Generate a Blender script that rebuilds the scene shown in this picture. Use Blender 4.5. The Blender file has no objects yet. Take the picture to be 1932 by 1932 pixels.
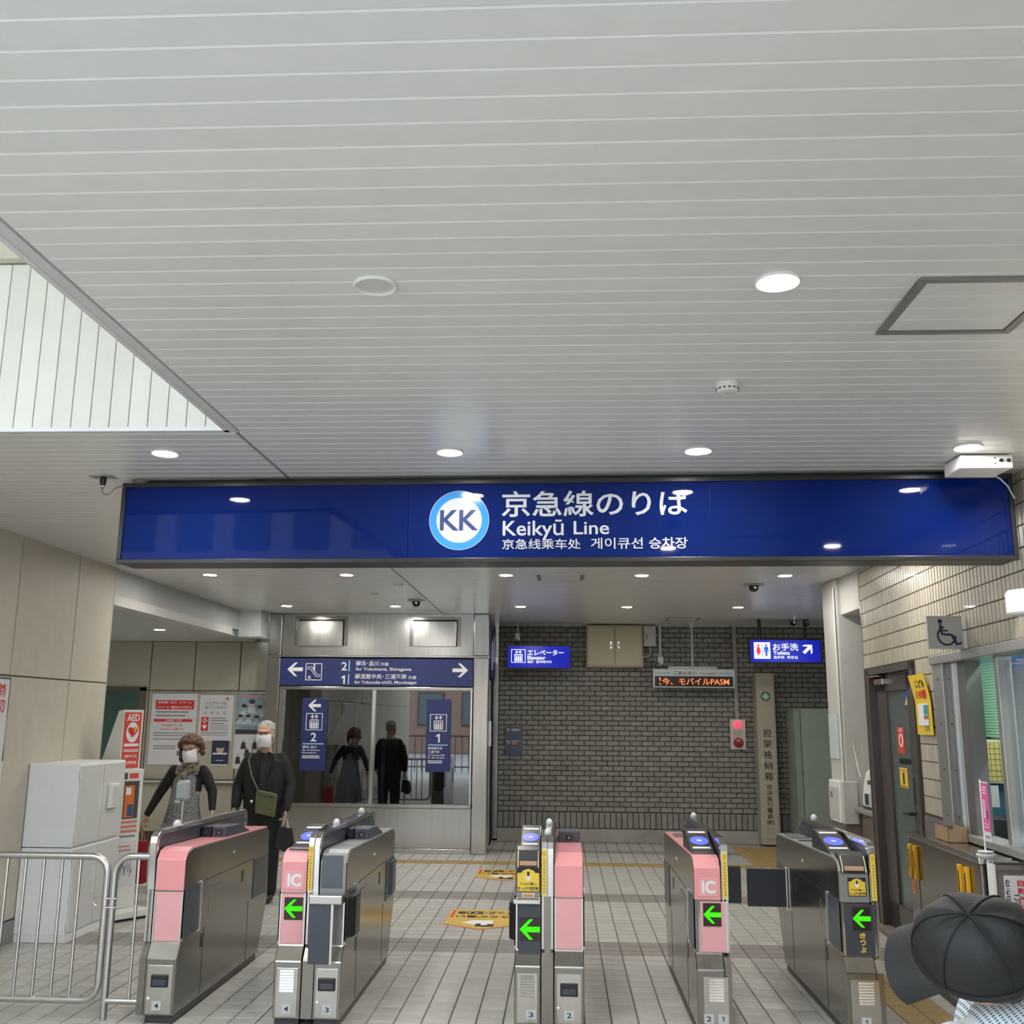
import bpy, bmesh, math, random
from mathutils import Matrix, Vector, noise
random.seed(7)
SC = bpy.context.scene
COL = SC.collection
R = math.radians

# ------------------------------------------------------------------ camera
cam_d = bpy.data.cameras.new('camera')
cam = bpy.data.objects.new('camera', cam_d)
COL.objects.link(cam)
SC.camera = cam
cam_d.sensor_width = 36.0
cam_d.lens = 36.0 * 1900.0 / 1932.0
cam_d.clip_start = 0.02
cam_d.clip_end = 300
_y, _p, _r = R(2.95), R(11.6), R(0.5)
_f0 = Vector((-math.sin(_y), math.cos(_y), 0)); _r0 = Vector((math.cos(_y), math.sin(_y), 0)); _u0 = Vector((0, 0, 1))
_f = _f0 * math.cos(_p) + _u0 * math.sin(_p)
_u1 = _u0 * math.cos(_p) - _f0 * math.sin(_p)
_rt = _r0 * math.cos(_r) + _u1 * math.sin(_r)
_up = _u1 * math.cos(_r) - _r0 * math.sin(_r)
_m = Matrix.Identity(4)
for i in range(3):
    _m[i][0] = _rt[i]; _m[i][1] = _up[i]; _m[i][2] = -_f[i]
_m[0][3], _m[1][3], _m[2][3] = 0, 0, 1.55
cam.matrix_world = _m

# ------------------------------------------------------------------ world (bright overcast day), exposure
w = bpy.data.worlds.new('overcast_sky'); SC.world = w
w.use_nodes = True
_bg = w.node_tree.nodes['Background']
_bg.inputs['Color'].default_value = (0.83, 0.93, 1.0, 1)
_bg.inputs['Strength'].default_value = 2.3
SC.view_settings.view_transform = 'Standard'
SC.view_settings.look = 'None'
SC.view_settings.gamma = 1
SC.view_settings.use_curve_mapping = False
SC.view_settings.exposure = 1.3
SC.cycles.use_denoising = True
SC.cycles.adaptive_threshold = .03
SC.cycles.max_bounces = 7
SC.cycles.diffuse_bounces = 4
SC.cycles.glossy_bounces = 4
SC.cycles.transparent_max_bounces = 12
SC.cycles.sample_clamp_indirect = 6
SC.cycles.caustics_reflective = False
SC.cycles.caustics_refractive = False
LAMP = 170.0          # emission of the ceiling downlights

# ------------------------------------------------------------------ materials
MATS = {}
def mat(name, col=(.8, .8, .8), rough=.5, metal=0.0, var=.06, scale=6.0, stretch=(1, 1, 1), bump=0.0, bscale=60.0, emit=None, es=0.0, coat=0.0, spec=.5, rvar=0.0):
    if name in MATS: return MATS[name]
    m = bpy.data.materials.new(name); m.use_nodes = True
    nt = m.node_tree; b = nt.nodes['Principled BSDF']
    b.inputs['Roughness'].default_value = rough
    b.inputs['Metallic'].default_value = metal
    b.inputs['Specular IOR Level'].default_value = spec
    if coat: b.inputs['Coat Weight'].default_value = coat; b.inputs['Coat Roughness'].default_value = .03
    tc = nt.nodes.new('ShaderNodeTexCoord'); mp = nt.nodes.new('ShaderNodeMapping')
    mp.inputs['Scale'].default_value = stretch
    nt.links.new(tc.outputs['Object'], mp.inputs['Vector'])
    n = nt.nodes.new('ShaderNodeTexNoise'); n.inputs['Scale'].default_value = scale; n.inputs['Detail'].default_value = 4
    nt.links.new(mp.outputs['Vector'], n.inputs['Vector'])
    cr = nt.nodes.new('ShaderNodeValToRGB')
    cr.color_ramp.elements[0].position = .3; cr.color_ramp.elements[1].position = .7
    cr.color_ramp.elements[0].color = (*[max(0, c * (1 - var)) for c in col], 1)
    cr.color_ramp.elements[1].color = (*[min(1, c * (1 + var)) for c in col], 1)
    nt.links.new(n.outputs['Fac'], cr.inputs['Fac'])
    nt.links.new(cr.outputs['Color'], b.inputs['Base Color'])
    if rvar:
        mr = nt.nodes.new('ShaderNodeMapRange'); mr.inputs['To Min'].default_value = max(.01, rough - rvar); mr.inputs['To Max'].default_value = rough + rvar
        nt.links.new(n.outputs['Fac'], mr.inputs['Value']); nt.links.new(mr.outputs['Result'], b.inputs['Roughness'])
    if bump:
        n2 = nt.nodes.new('ShaderNodeTexNoise'); n2.inputs['Scale'].default_value = bscale; n2.inputs['Detail'].default_value = 3
        nt.links.new(mp.outputs['Vector'], n2.inputs['Vector'])
        bp = nt.nodes.new('ShaderNodeBump'); bp.inputs['Strength'].default_value = bump; bp.inputs['Distance'].default_value = .01
        nt.links.new(n2.outputs['Fac'], bp.inputs['Height']); nt.links.new(bp.outputs['Normal'], b.inputs['Normal'])
    if emit:
        b.inputs['Emission Color'].default_value = (*emit, 1); b.inputs['Emission Strength'].default_value = es
    MATS[name] = m
    return m
def piece_mat(name, col, rough, var=.12, hue=.0, metal=0, bump=.0, bscale=80, noise_var=.05, spec=.5, coat=0):
    """A material whose tone differs from piece to piece (object random + island random)."""
    m = mat(name, col, rough, metal, noise_var, 9, bump=bump, bscale=bscale, spec=spec, coat=coat)
    nt = m.node_tree; b = nt.nodes['Principled BSDF']
    src = b.inputs['Base Color'].links[0].from_socket
    oi = nt.nodes.new('ShaderNodeObjectInfo'); ge = nt.nodes.new('ShaderNodeNewGeometry')
    ad = nt.nodes.new('ShaderNodeMath'); ad.operation = 'ADD'
    nt.links.new(oi.outputs['Random'], ad.inputs[0]); nt.links.new(ge.outputs['Random Per Island'], ad.inputs[1])
    fr = nt.nodes.new('ShaderNodeMath'); fr.operation = 'FRACT'; nt.links.new(ad.outputs[0], fr.inputs[0])
    mr = nt.nodes.new('ShaderNodeMapRange'); mr.inputs['To Min'].default_value = 1 - var; mr.inputs['To Max'].default_value = 1 + var
    nt.links.new(fr.outputs[0], mr.inputs['Value'])
    mx = nt.nodes.new('ShaderNodeMixRGB'); mx.blend_type = 'MULTIPLY'; mx.inputs['Fac'].default_value = 1
    nt.links.new(src, mx.inputs['Color1']); nt.links.new(mr.outputs['Result'], mx.inputs['Color2'])
    nt.links.new(mx.outputs['Color'], b.inputs['Base Color'])
    return m
def glow(name, col, s):
    if name in MATS: return MATS[name]
    m = bpy.data.materials.new(name); m.use_nodes = True; nt = m.node_tree
    nt.nodes.remove(nt.nodes['Principled BSDF'])
    e = nt.nodes.new('ShaderNodeEmission'); e.inputs['Color'].default_value = (*col, 1); e.inputs['Strength'].default_value = s
    nt.links.new(e.outputs[0], nt.nodes['Material Output'].inputs['Surface'])
    MATS[name] = m; return m
def pane_mat(name, tint=(.8, .86, .86), refl=.10, see=1.0):
    """Thin window glass: tinted transparency with a mirror-like surface by Fresnel."""
    m = bpy.data.materials.new(name); m.use_nodes = True; nt = m.node_tree
    nt.nodes.remove(nt.nodes['Principled BSDF'])
    t = nt.nodes.new('ShaderNodeBsdfTransparent'); t.inputs['Color'].default_value = (*[c * see for c in tint], 1)
    g = nt.nodes.new('ShaderNodeBsdfGlossy'); g.inputs['Roughness'].default_value = .015
    lw = nt.nodes.new('ShaderNodeFresnel'); lw.inputs['IOR'].default_value = 1.5
    ad = nt.nodes.new('ShaderNodeMath'); ad.operation = 'ADD'; ad.inputs[1].default_value = refl; ad.use_clamp = True
    nt.links.new(lw.outputs[0], ad.inputs[0])
    ge = nt.nodes.new('ShaderNodeNewGeometry'); iv = nt.nodes.new('ShaderNodeMath'); iv.operation = 'SUBTRACT'; iv.inputs[0].default_value = 1; nt.links.new(ge.outputs['Backfacing'], iv.inputs[1])
    ml = nt.nodes.new('ShaderNodeMath'); ml.operation = 'MULTIPLY'; nt.links.new(ad.outputs[0], ml.inputs[0]); nt.links.new(iv.outputs[0], ml.inputs[1])
    mx = nt.nodes.new('ShaderNodeMixShader')
    nt.links.new(ml.outputs[0], mx.inputs[0]); nt.links.new(t.outputs[0], mx.inputs[1]); nt.links.new(g.outputs[0], mx.inputs[2])
    nt.links.new(mx.outputs[0], nt.nodes['Material Output'].inputs['Surface'])
    MATS[name] = m; return m

STEEL = mat('stainless_steel', (.56, .545, .52), .19, 1, .025, 40, (1, 1, .3), rvar=.03)
STEELB = mat('bright_stainless', (.70, .70, .69), .20, 1, .03, 30, rvar=.03)
STEELD = mat('dull_stainless', (.30, .287, .262), .19, 1, .03, 30, (1, 1, .2), rvar=.04)
CHROME = mat('polished_chrome', (.80, .80, .80), .09, 1, .02)
TUBE = mat('satin_steel_tube', (.62, .61, .60), .33, 1, .05, 20)
WHITE = mat('white_paint', (.78, .78, .76), .4, 0, .03)
WHITEB = mat('cool_white_enamel', (.88, .91, .93), .35, 0, .02)
GREYW = mat('warm_light_grey_paint', (.56, .545, .52), .45, 0, .03)
BLACK = mat('black_plastic', (.018, .018, .02), .35, 0, .1)
DARK = mat('dark_slate_plastic', (.055, .065, .085), .32, 0, .08)
DGREY = mat('dark_grey_paint', (.05, .05, .052), .4, 0, .1)
MGREY = mat('mid_grey_plastic', (.25, .26, .27), .4, 0, .05)
PINK = mat('pink_enamel', (.83, .33, .36), .3, 0, .03, coat=.3)
PINKL = mat('pale_pink_panel', (.80, .40, .43), .38, 0, .03)
NAVY = mat('navy_sign_film', (.022, .035, .145), .35, 0, .04)
WPRINT = mat('white_print', (.80, .81, .84), .5, 0, .02)
KPRINT = mat('black_print', (.012, .012, .015), .5, 0, .05)
RPRINT = mat('red_print', (.62, .03, .035), .5, 0, .05)
GPRINT = mat('grey_print', (.22, .22, .23), .6, 0, .05)
YELL = mat('yellow_sticker', (.80, .58, .06), .45, 0, .05)
PAPER = mat('paper_white', (.66, .66, .69), .6, 0, .03)

# ------------------------------------------------------------------ building helpers
FR = [Matrix.Identity(4)]
ORG = {}
def V(*a): return Vector(a)
class MB:
    def __init__(s): s.v = []; s.f = []; s.smooth = False
    def add(s, vs, fs):
        b = len(s.v); s.v += [Vector(p) for p in vs]; s.f += [tuple(b + i for i in f) for f in fs]; return s
    def box(s, x0, x1, y0, y1, z0, z1):
        if x0 > x1: x0, x1 = x1, x0
        if y0 > y1: y0, y1 = y1, y0
        if z0 > z1: z0, z1 = z1, z0
        return s.add([(x0,y0,z0),(x1,y0,z0),(x1,y1,z0),(x0,y1,z0),(x0,y0,z1),(x1,y0,z1),(x1,y1,z1),(x0,y1,z1)],
                     [(0,3,2,1),(4,5,6,7),(0,1,5,4),(1,2,6,5),(2,3,7,6),(3,0,4,7)])
    def prism(s, pts, axis, a, b):
        """Polygon pts in the plane normal to axis, extruded from a to b."""
        def P(p, t):
            return {'x': (t, p[0], p[1]), 'y': (p[0], t, p[1]), 'z': (p[0], p[1], t)}[axis]
        n = len(pts); area = sum(pts[i][0]*pts[(i+1)%n][1]-pts[(i+1)%n][0]*pts[i][1] for i in range(n))
        if area < 0: pts = pts[::-1]
        if a > b: a, b = b, a
        vs = [P(p, a) for p in pts] + [P(p, b) for p in pts]
        fs = [tuple(reversed(range(n))), tuple(range(n, 2*n))] + [(i, (i+1)%n, n+(i+1)%n, n+i) for i in range(n)]
        if axis == 'y': fs = [tuple(reversed(f)) for f in fs]
        return s.add(vs, fs)
    def cyl(s, c, r, h, axis='z', n=24, r2=None, cap=True):
        """Cylinder from c along +axis, length h."""
        r2 = r if r2 is None else r2
        ax = {'x': (V(1,0,0), V(0,1,0), V(0,0,1)), 'y': (V(0,1,0), V(0,0,1), V(1,0,0)), 'z': (V(0,0,1), V(1,0,0), V(0,1,0))}[axis]
        c = Vector(c); vs = []
        for k, (t, rr) in enumerate(((0, r), (h, r2))):
            vs += [c + ax[0]*t + (ax[1]*math.cos(2*math.pi*i/n) + ax[2]*math.sin(2*math.pi*i/n))*rr for i in range(n)]
        fs = [(i, (i+1)%n, n+(i+1)%n, n+i) for i in range(n)]
        if cap: fs += [tuple(reversed(range(n))), tuple(range(n, 2*n))]
        return s.add(vs, fs)
    def lathe(s, c, prof, axis='z', n=24):
        c = Vector(c)
        ax = {'x': (V(1,0,0), V(0,1,0), V(0,0,1)), 'y': (V(0,1,0), V(0,0,1), V(1,0,0)), 'z': (V(0,0,1), V(1,0,0), V(0,1,0))}[axis]
        vs = []
        for (r, t) in prof:
            vs += [c + ax[0]*t + (ax[1]*math.cos(2*math.pi*i/n) + ax[2]*math.sin(2*math.pi*i/n))*r for i in range(n)]
        fs = []
        for k in range(len(prof)-1):
            for i in range(n):
                fs.append((k*n+i, k*n+(i+1)%n, (k+1)*n+(i+1)%n, (k+1)*n+i))
        if prof[0][0] > 1e-5: fs.append(tuple(reversed(range(n))))
        if prof[-1][0] > 1e-5: fs.append(tuple(range((len(prof)-1)*n, len(prof)*n)))
        s.smooth = True
        return s.add(vs, fs)
    def tube(s, path, r, n=10, close=False, sec=None):
        """Round tube (or (a,b) oval radii list) along a path."""
        P = [Vector(p) for p in path]; m = len(P); vs = []; prev = None
        for i in range(m):
            if close: t = (P[(i+1)%m] - P[i-1]).normalized()
            else: t = (P[min(i+1, m-1)] - P[max(i-1, 0)]).normalized()
            if prev is None:
                a = V(1,0,0) if abs(t.x) < .8 else V(0,1,0)
                e1 = (a - t*a.dot(t)).normalized()
            else:
                e1 = (prev - t*prev.dot(t)).normalized()
            prev = e1; e2 = t.cross(e1)
            rr = r[i] if isinstance(r, (list, tuple)) else r
            ra, rb = rr if isinstance(rr, (list, tuple)) else (rr, rr)
            vs += [P[i] + e1*math.cos(2*math.pi*k/n)*ra + e2*math.sin(2*math.pi*k/n)*rb for k in range(n)]
        fs = []
        for i in range(m if close else m-1):
            j = (i+1) % m
            for k in range(n): fs.append((i*n+k, i*n+(k+1)%n, j*n+(k+1)%n, j*n+k))
        if not close: fs += [tuple(reversed(range(n))), tuple(range((m-1)*n, m*n))]
        s.smooth = True
        return s.add(vs, fs)
    def ell(s, c, rad, nu=18, nv=12, rot=None):
        c = Vector(c); vs = []; 
        for j in range(nv+1):
            ph = math.pi*j/nv
            for i in range(nu):
                th = 2*math.pi*i/nu
                p = V(rad[0]*math.sin(ph)*math.cos(th), rad[1]*math.sin(ph)*math.sin(th), -rad[2]*math.cos(ph))
                if rot is not None: p = rot @ p
                vs.append(c + p)
        fs = [(j*nu+i, j*nu+(i+1)%nu, (j+1)*nu+(i+1)%nu, (j+1)*nu+i) for j in range(nv) for i in range(nu)]
        s.smooth = True
        return s.add(vs, fs)
    def build(s, name, m, parent=None, bevel=0, seg=2, smooth=None, org=None):
        if parent is not None: L = ORG[parent.name]
        elif org is not None: L = Vector(org)
        else:
            lo = [min(p[i] for p in s.v) for i in range(3)]; hi = [max(p[i] for p in s.v) for i in range(3)]
            L = V((lo[0]+hi[0])/2, (lo[1]+hi[1])/2, lo[2])
        me = bpy.data.meshes.new(name)
        me.from_pydata([tuple(p - L) for p in s.v], [], s.f)
        if bevel:
            bm = bmesh.new(); bm.from_mesh(me)
            bmesh.ops.remove_doubles(bm, verts=bm.verts, dist=1e-5)
            es = [e for e in bm.edges if len(e.link_faces) == 2 and e.calc_face_angle(0) > .5]
            bmesh.ops.bevel(bm, geom=es, offset=bevel, segments=seg, affect='EDGES', profile=.5, clamp_overlap=True)
            bm.to_mesh(me); bm.free()
        sm = s.smooth if smooth is None else smooth
        if sm:
            me.polygons.foreach_set('use_smooth', [True]*len(me.polygons))
            me.set_sharp_from_angle(angle=R(40))
        me.materials.append(m if not isinstance(m, str) else MATS[m])
        me.update()
        o = bpy.data.objects.new(name, me); COL.objects.link(o)
        if parent is not None: o.parent = parent
        else: o.matrix_world = FR[0] @ Matrix.Translation(L)
        ORG[o.name] = L
        return o
def thing(name, label, cat, loc, group=None, kind=None):
    o = bpy.data.objects.new(name, None); COL.objects.link(o)
    o.empty_display_size = .1
    o.matrix_world = FR[0] @ Matrix.Translation(Vector(loc)); ORG[o.name] = Vector(loc)
    return tag(o, label, cat, group, kind)
def tag(o, label=None, cat=None, group=None, kind=None):
    if label: o['label'] = label
    if cat: o['category'] = cat
    if group: o['group'] = group
    if kind: o['kind'] = kind
    return o
def bx(name, m, parent, x0, x1, y0, y1, z0, z1, bevel=0):
    return MB().box(x0, x1, y0, y1, z0, z1).build(name, m, parent, bevel)
_txt = {}
def glyphs(s, bold):
    k = (s, bold)
    if k in _txt: return _txt[k]
    c = bpy.data.curves.new('t', 'FONT'); c.body = s; c.size = 1; c.offset = bold; c.resolution_u = 3
    o = bpy.data.objects.new('t', c); COL.objects.link(o)
    dg = bpy.context.evaluated_depsgraph_get()
    me = bpy.data.meshes.new_from_object(o.evaluated_get(dg))
    vs = [v.co.copy() for v in me.vertices]; fs = [tuple(p.vertices) for p in me.polygons]
    bpy.data.objects.remove(o); bpy.data.curves.remove(c); bpy.data.meshes.remove(me)
    _txt[k] = (vs, fs); return vs, fs
def put_text(mb, s, O, U, Vv, bold=.012):
    """Text s stretched into the parallelogram O + [0,1]U + [0,1]V."""
    if s == '1':
        vs, fs = [V(.30, 0, 0), V(.52, 0, 0), V(.52, 1, 0), V(.36, 1, 0), V(.0, .80, 0), V(.0, .62, 0), V(.30, .76, 0)], [(0, 1, 2, 3, 6), (3, 4, 5, 6)]
    else: vs, fs = glyphs(s, bold)
    if not vs: return mb
    x0 = min(v.x for v in vs); x1 = max(v.x for v in vs); y0 = min(v.y for v in vs); y1 = max(v.y for v in vs)
    O, U, Vv = Vector(O), Vector(U), Vector(Vv)
    return mb.add([O + U*((v.x-x0)/max(1e-6, x1-x0)) + Vv*((v.y-y0)/max(1e-6, y1-y0)) for v in vs], fs)
def text(parent, s, x0, x1, z0, z1, y, m=None, bold=.012, face=-1, name='lettering'):
    """Printed line on a plane y = const; face -1 looks to -y, +1 looks to +y (x then read from x1 to x0)."""
    mb = MB()
    if face < 0: put_text(mb, s, (x0, y, z0), (x1-x0, 0, 0), (0, 0, z1-z0), bold)
    else: put_text(mb, s, (x1, y, z0), (x0-x1, 0, 0), (0, 0, z1-z0), bold)
    return mb.build(name, m or WPRINT, parent, smooth=False)
def poly2(mb, pts, y, face=-1):
    """Flat shape in an xz plane at y, as a thin plate."""
    mb.prism(pts, 'y', y-.0008, y+.0008); return mb
def arrow_pts(cx, cz, L, T, ang):
    """Arrow with swept-back head, pointing left at ang 0."""
    p = [(-.5, 0), (-.02, .48), (.16, .48), (-.16, .13), (.5, .13), (.5, -.13), (-.16, -.13), (.16, -.48), (-.02, -.48)]
    c, s = math.cos(ang), math.sin(ang)
    return [(cx + L*(x*c - z*s), cz + L*(x*s + z*c)*T) for x, z in p]
def bars(parent, x0, x1, zs, h, y, m, name='print_line', jitter=.25):
    """Lines of print too small to read."""
    mb = MB()
    for z in zs: mb.box(x0, x1 - random.random()*jitter*(x1-x0), y-.0006, y+.0006, z, z+h)
    return mb.build(name, m, parent)
def arc(c, r, a0, a1, n, plane='xz', const=0):
    out = []
    for i in range(n+1):
        a = R(a0 + (a1-a0)*i/n); u, v = c[0]+r*math.cos(a), c[1]+r*math.sin(a)
        out.append({'xz': (u, const, v), 'yz': (const, u, v), 'xy': (u, v, const)}[plane])
    return out
CEIL = 2.80
WALLY = 13.66       # brick wall
TOWY = 12.22        # elevator tower front
LWX = -3.83         # left wall

# ================================================================== THE SETTING
def struct(o, label=None, cat=None):
    o['kind'] = 'structure'
    if label: o['label'] = label
    if cat: o['category'] = cat
    return o
# ---- floor: mortar bed, square tiles (nearest ones singly, the rest as one mass)
TX, TY = .1415, .135
M_GROUT = mat('dark_floor_grout', (.075, .07, .065), .8, 0, .1)
M_TILE = piece_mat('pale_grey_floor_tile', (.47, .465, .44), .34, .07, bump=.04, bscale=120, noise_var=.07)
M_TILEB = piece_mat('taupe_floor_tile', (.27, .25, .235), .36, .07, bump=.04, noise_var=.07)
M_TILEO = piece_mat('ochre_tactile_tile', (.42, .30, .13), .45, .08, bump=.05, noise_var=.08)
M_TILEW = piece_mat('beige_worn_floor_tile', (.46, .45, .425), .36, .07, bump=.04, bscale=120, noise_var=.1)
floor = struct(MB().box(-6.2, 5.2, -3.0, 14.2, -.10, -.006).build('floor', M_GROUT), 'tiled station floor of pale grey square tiles with taupe bands', 'floor')
def tile_kind(ix, iy):
    x = -.881 + ix*TX; y = 7.25 + iy*TY
    if iy in (0, 1, 2) or iy in (15, 16, 17): return 1
    if iy in (31, 32) and x < 2.6: return 2
    if iy in (46,) and x > 1.5 and x < 2.2: return 2
    if 31 <= iy <= 44 and 1.95 < x < 2.62: return 2
    if iy >= 39 and iy <= 47 : return 1 if iy in (39, 40, 46) else 0
    if iy < -3 and x > 1.75 and x < 2.05: return 2
    if iy < 0: return 3
    return 0
_tm = {}
def tile_mesh(k):
    if k in _tm: return _tm[k]
    g, c, h = .0052, .0025, .006
    a, b = TX/2-g/2, TY/2-g/2*.7
    v = [(-a,-b,-.006),(a,-b,-.006),(a,b,-.006),(-a,b,-.006),(-a+c,-b+c,0),(a-c,-b+c,0),(a-c,b-c,0),(-a+c,b-c,0)]
    f = [(4,5,6,7),(0,1,5,4),(1,2,6,5),(2,3,7,6),(3,0,4,7)]
    me = bpy.data.meshes.new('tile'); me.from_pydata(v, [], f)
    me.materials.append([M_TILE, M_TILEB, M_TILEO, M_TILEW][k]); _tm[k] = me; return me
cand = []
for iy in range(-76, 48):
    for ix in range(-37, 43):
        x = -.881 + (ix+.5)*TX; y = 7.25 + (iy+.5)*TY
        if x < -6.1 or x > 5.1: continue
        cand.append((ix, iy, x, y))
def in_view(x, y):
    if y < 5.62: return False
    u = x + y*math.tan(R(2.95))
    if abs(u) > .505*y: return False
    for a, b in ((-2.2, -2.0), (-1.49, -1.14), (-.25, .105), (.67, .85), (1.41, 1.6)):
        if a-.05 < x < b+.05 and y < 7.1: return False
    if x > 2.1 or (x < -3.4 and y > 7.2): return False
    return True
near = sorted([c for c in cand if in_view(c[2], c[3])], key=lambda c: c[3])[:300]
nearset = {(c[0], c[1]) for c in near}
for ix, iy, x, y in near:
    o = bpy.data.objects.new('tile', tile_mesh(tile_kind(ix, iy))); COL.objects.link(o)
    o.parent = floor; o.location = V(x, y, 0) - ORG['floor']
    o.rotation_euler = (random.uniform(-.002, .002), random.uniform(-.002, .002), 0)
for k, nm in enumerate(('pale_tile_field', 'taupe_tile_bands', 'tactile_tile_lines', 'worn_tile_field')):
    mb = MB(); src = tile_mesh(k)
    vv = [v.co.copy() for v in src.vertices]; ff = [tuple(p.vertices) for p in src.polygons]
    for ix, iy, x, y in cand:
        if (ix, iy) in nearset or tile_kind(ix, iy) != k: continue
        mb.add([p + V(x, y, 0) for p in vv], ff)
    o = mb.build(nm, [M_TILE, M_TILEB, M_TILEO, M_TILEW][k], floor); o['kind'] = 'stuff'
# raised bars of the tactile paving near the stretcher locker
mb = MB()
for ix, iy, x, y in cand:
    if tile_kind(ix, iy) == 2 and y > 11:
        for k in range(3): mb.box(x-.05, x+.05, y-.045+k*.04, y-.025+k*.04, 0, .004)
o = mb.build('tactile_bars', M_TILEO, floor); o['kind'] = 'stuff'

# ---- ceiling: slab, boards
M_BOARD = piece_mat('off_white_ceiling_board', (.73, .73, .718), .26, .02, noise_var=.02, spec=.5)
M_CSLAB = mat('joint_highlight_white', (.90, .90, .88), .5, 0, .02)  # paler than the boards: paints the highlight along their joints
M_BEIGE = piece_mat('beige_wall_panel', (.53, .485, .405), .5, .03, noise_var=.04)
TRX = -1.45
BP = .0878
ceiling = struct(MB().prism([(TRX, -.7), (3.9, -.7), (3.9, 14.0), (-3.95, 14.0), (-3.95, 4.262), (TRX, 4.262)], 'z', CEIL+.0005, CEIL+.10).build('ceiling', M_CSLAB), 'ceiling of narrow off-white boards running crosswise', 'ceiling')
ob = 1.573
nb = 0
far = MB()
def board(mb, x0, x1, y0, y1):
    g, c, cf = .0015, .001, .0062
    z0, z1 = CEIL-.005, CEIL+.0005
    mb.add([(x0, y0+g, z1), (x1, y0+g, z1), (x1, y1-g, z1), (x0, y1-g, z1), (x0, y0+g+cf, z0), (x1, y0+g+cf, z0), (x1, y1-g-c, z0), (x0, y1-g-c, z0)],
           [(4,7,6,5),(0,4,5,1),(1,5,6,2),(2,6,7,3),(3,7,4,0)])
for k in range(-25, 141):
    y0 = ob + k*BP; y1 = y0 + BP
    if -4 <= k <= 38:
        m_ = MB(); board(m_, TRX+(.015 if y0 < 4.25 else -.001), 2.55, y0, y1); m_.build('board', M_BOARD, ceiling)
    else: board(far, TRX+(.015 if y0 < 4.25 else -.001), 3.85, y0, y1)
    if y0 > 4.25:
        if k <= 38:
            m_ = MB(); board(m_, -3.9, TRX-.012, y0, y1); m_.build('board', M_BOARD, ceiling)
        else: board(far, -3.9, TRX-.012, y0, y1)
o = far.build('distant_boards', M_BOARD, ceiling); o['kind'] = 'stuff'
M_TRIMD = mat('grey_aluminium_trim', (.60, .60, .61), .45, 0, .04)
struct(MB().box(TRX-.012, TRX-.002, 4.26, 12.2, CEIL-.008, CEIL+.0).build('trim_3', mat('thin_dark_trim', (.25, .25, .25), .5)), 'thin joint strip continuing along the board ceiling')
struct(MB().box(TRX-.03, TRX+.009, -.7, 4.26, CEIL-.010, CEIL+.08).build('trim_1', M_TRIMD), 'grey aluminium strip dividing the board ceiling')
mb = MB().box(TRX-.050, TRX-.030, -.7, 4.25, CEIL-.012, CEIL+.85).box(-3.9, TRX-.03, 4.222, 4.262, CEIL-.012, CEIL+.006)
struct(mb.build('trim_2', mat('pale_grey_fascia', (.66, .66, .67), .4, 0, .03)), 'pale fascia edging the raised skylight well')
# fascia of upright planks over the well, open to the sky
M_PLANK = piece_mat('cream_white_plank', (.66, .65, .59), .5, .03, noise_var=.03)
fas = struct(MB().box(-4.2, TRX-.05, 4.245, 4.33, CEIL+.005, 4.05).build('wall_fascia', mat('fascia_backing', (.25, .25, .23), .7)), 'fascia of upright cream planks above the left opening')
x = TRX-.05
while x > -4.2:
    MB().box(x-.0862, x-.0016, 4.236, 4.246, CEIL+.006, 3.60).build('plank', M_PLANK, fas, .002, 1)
    x -= .0878
MB().box(-4.2, TRX-.05, 4.18, 4.246, 3.605, 4.05).build('cream_beam', mat('cream_beam_paint', (.54, .51, .41), .5), fas, .01)
struct(MB().box(TRX-.03, TRX+.02, -.7, 4.25, CEIL+.08, 4.05).build('wall_well', M_PLANK), 'inner side of the raised well beside the board ceiling')
struct(MB().box(-4.3, TRX+.02, 1.4, 4.4, 4.05, 4.13).build('added_canopy', mat('canopy_cream', (.62, .60, .52), .5)), 'added unseen cream canopy shading the raised well from the sky')  # added out of view to keep overhead sky light off the planks

# ---- left wall of beige panels
wl = struct(MB().box(LWX-.2, LWX-.012, -1.0, 8.39, 0, 2.80).build('wall_left', mat('panel_joint_dark', (.10, .09, .08), .7)), 'left wall of tall beige panels with dark joints', 'wall')
ys = [-1.0, -.13, .73, 1.59, 2.45, 3.31, 4.17, 5.03, 5.89, 6.884, 7.745, 8.392]
for i in range(len(ys)-1):
    for z0, z1 in ((.16, 1.808), (1.818, 2.796)):
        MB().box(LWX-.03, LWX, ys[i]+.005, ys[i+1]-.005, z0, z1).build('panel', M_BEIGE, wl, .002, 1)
struct(MB().box(LWX-.02, LWX+.008, -1.0, 8.39, 0, .15).build('baseboard_left', mat('grey_stone_skirting', (.26, .25, .24), .5)), 'grey skirting along the beige left wall')
MB().box(LWX-.2, LWX-.001, 8.39, 8.40, 0, 2.8).build('end_panel', mat('grey_end_trim', (.42, .40, .36), .5), wl)

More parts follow.
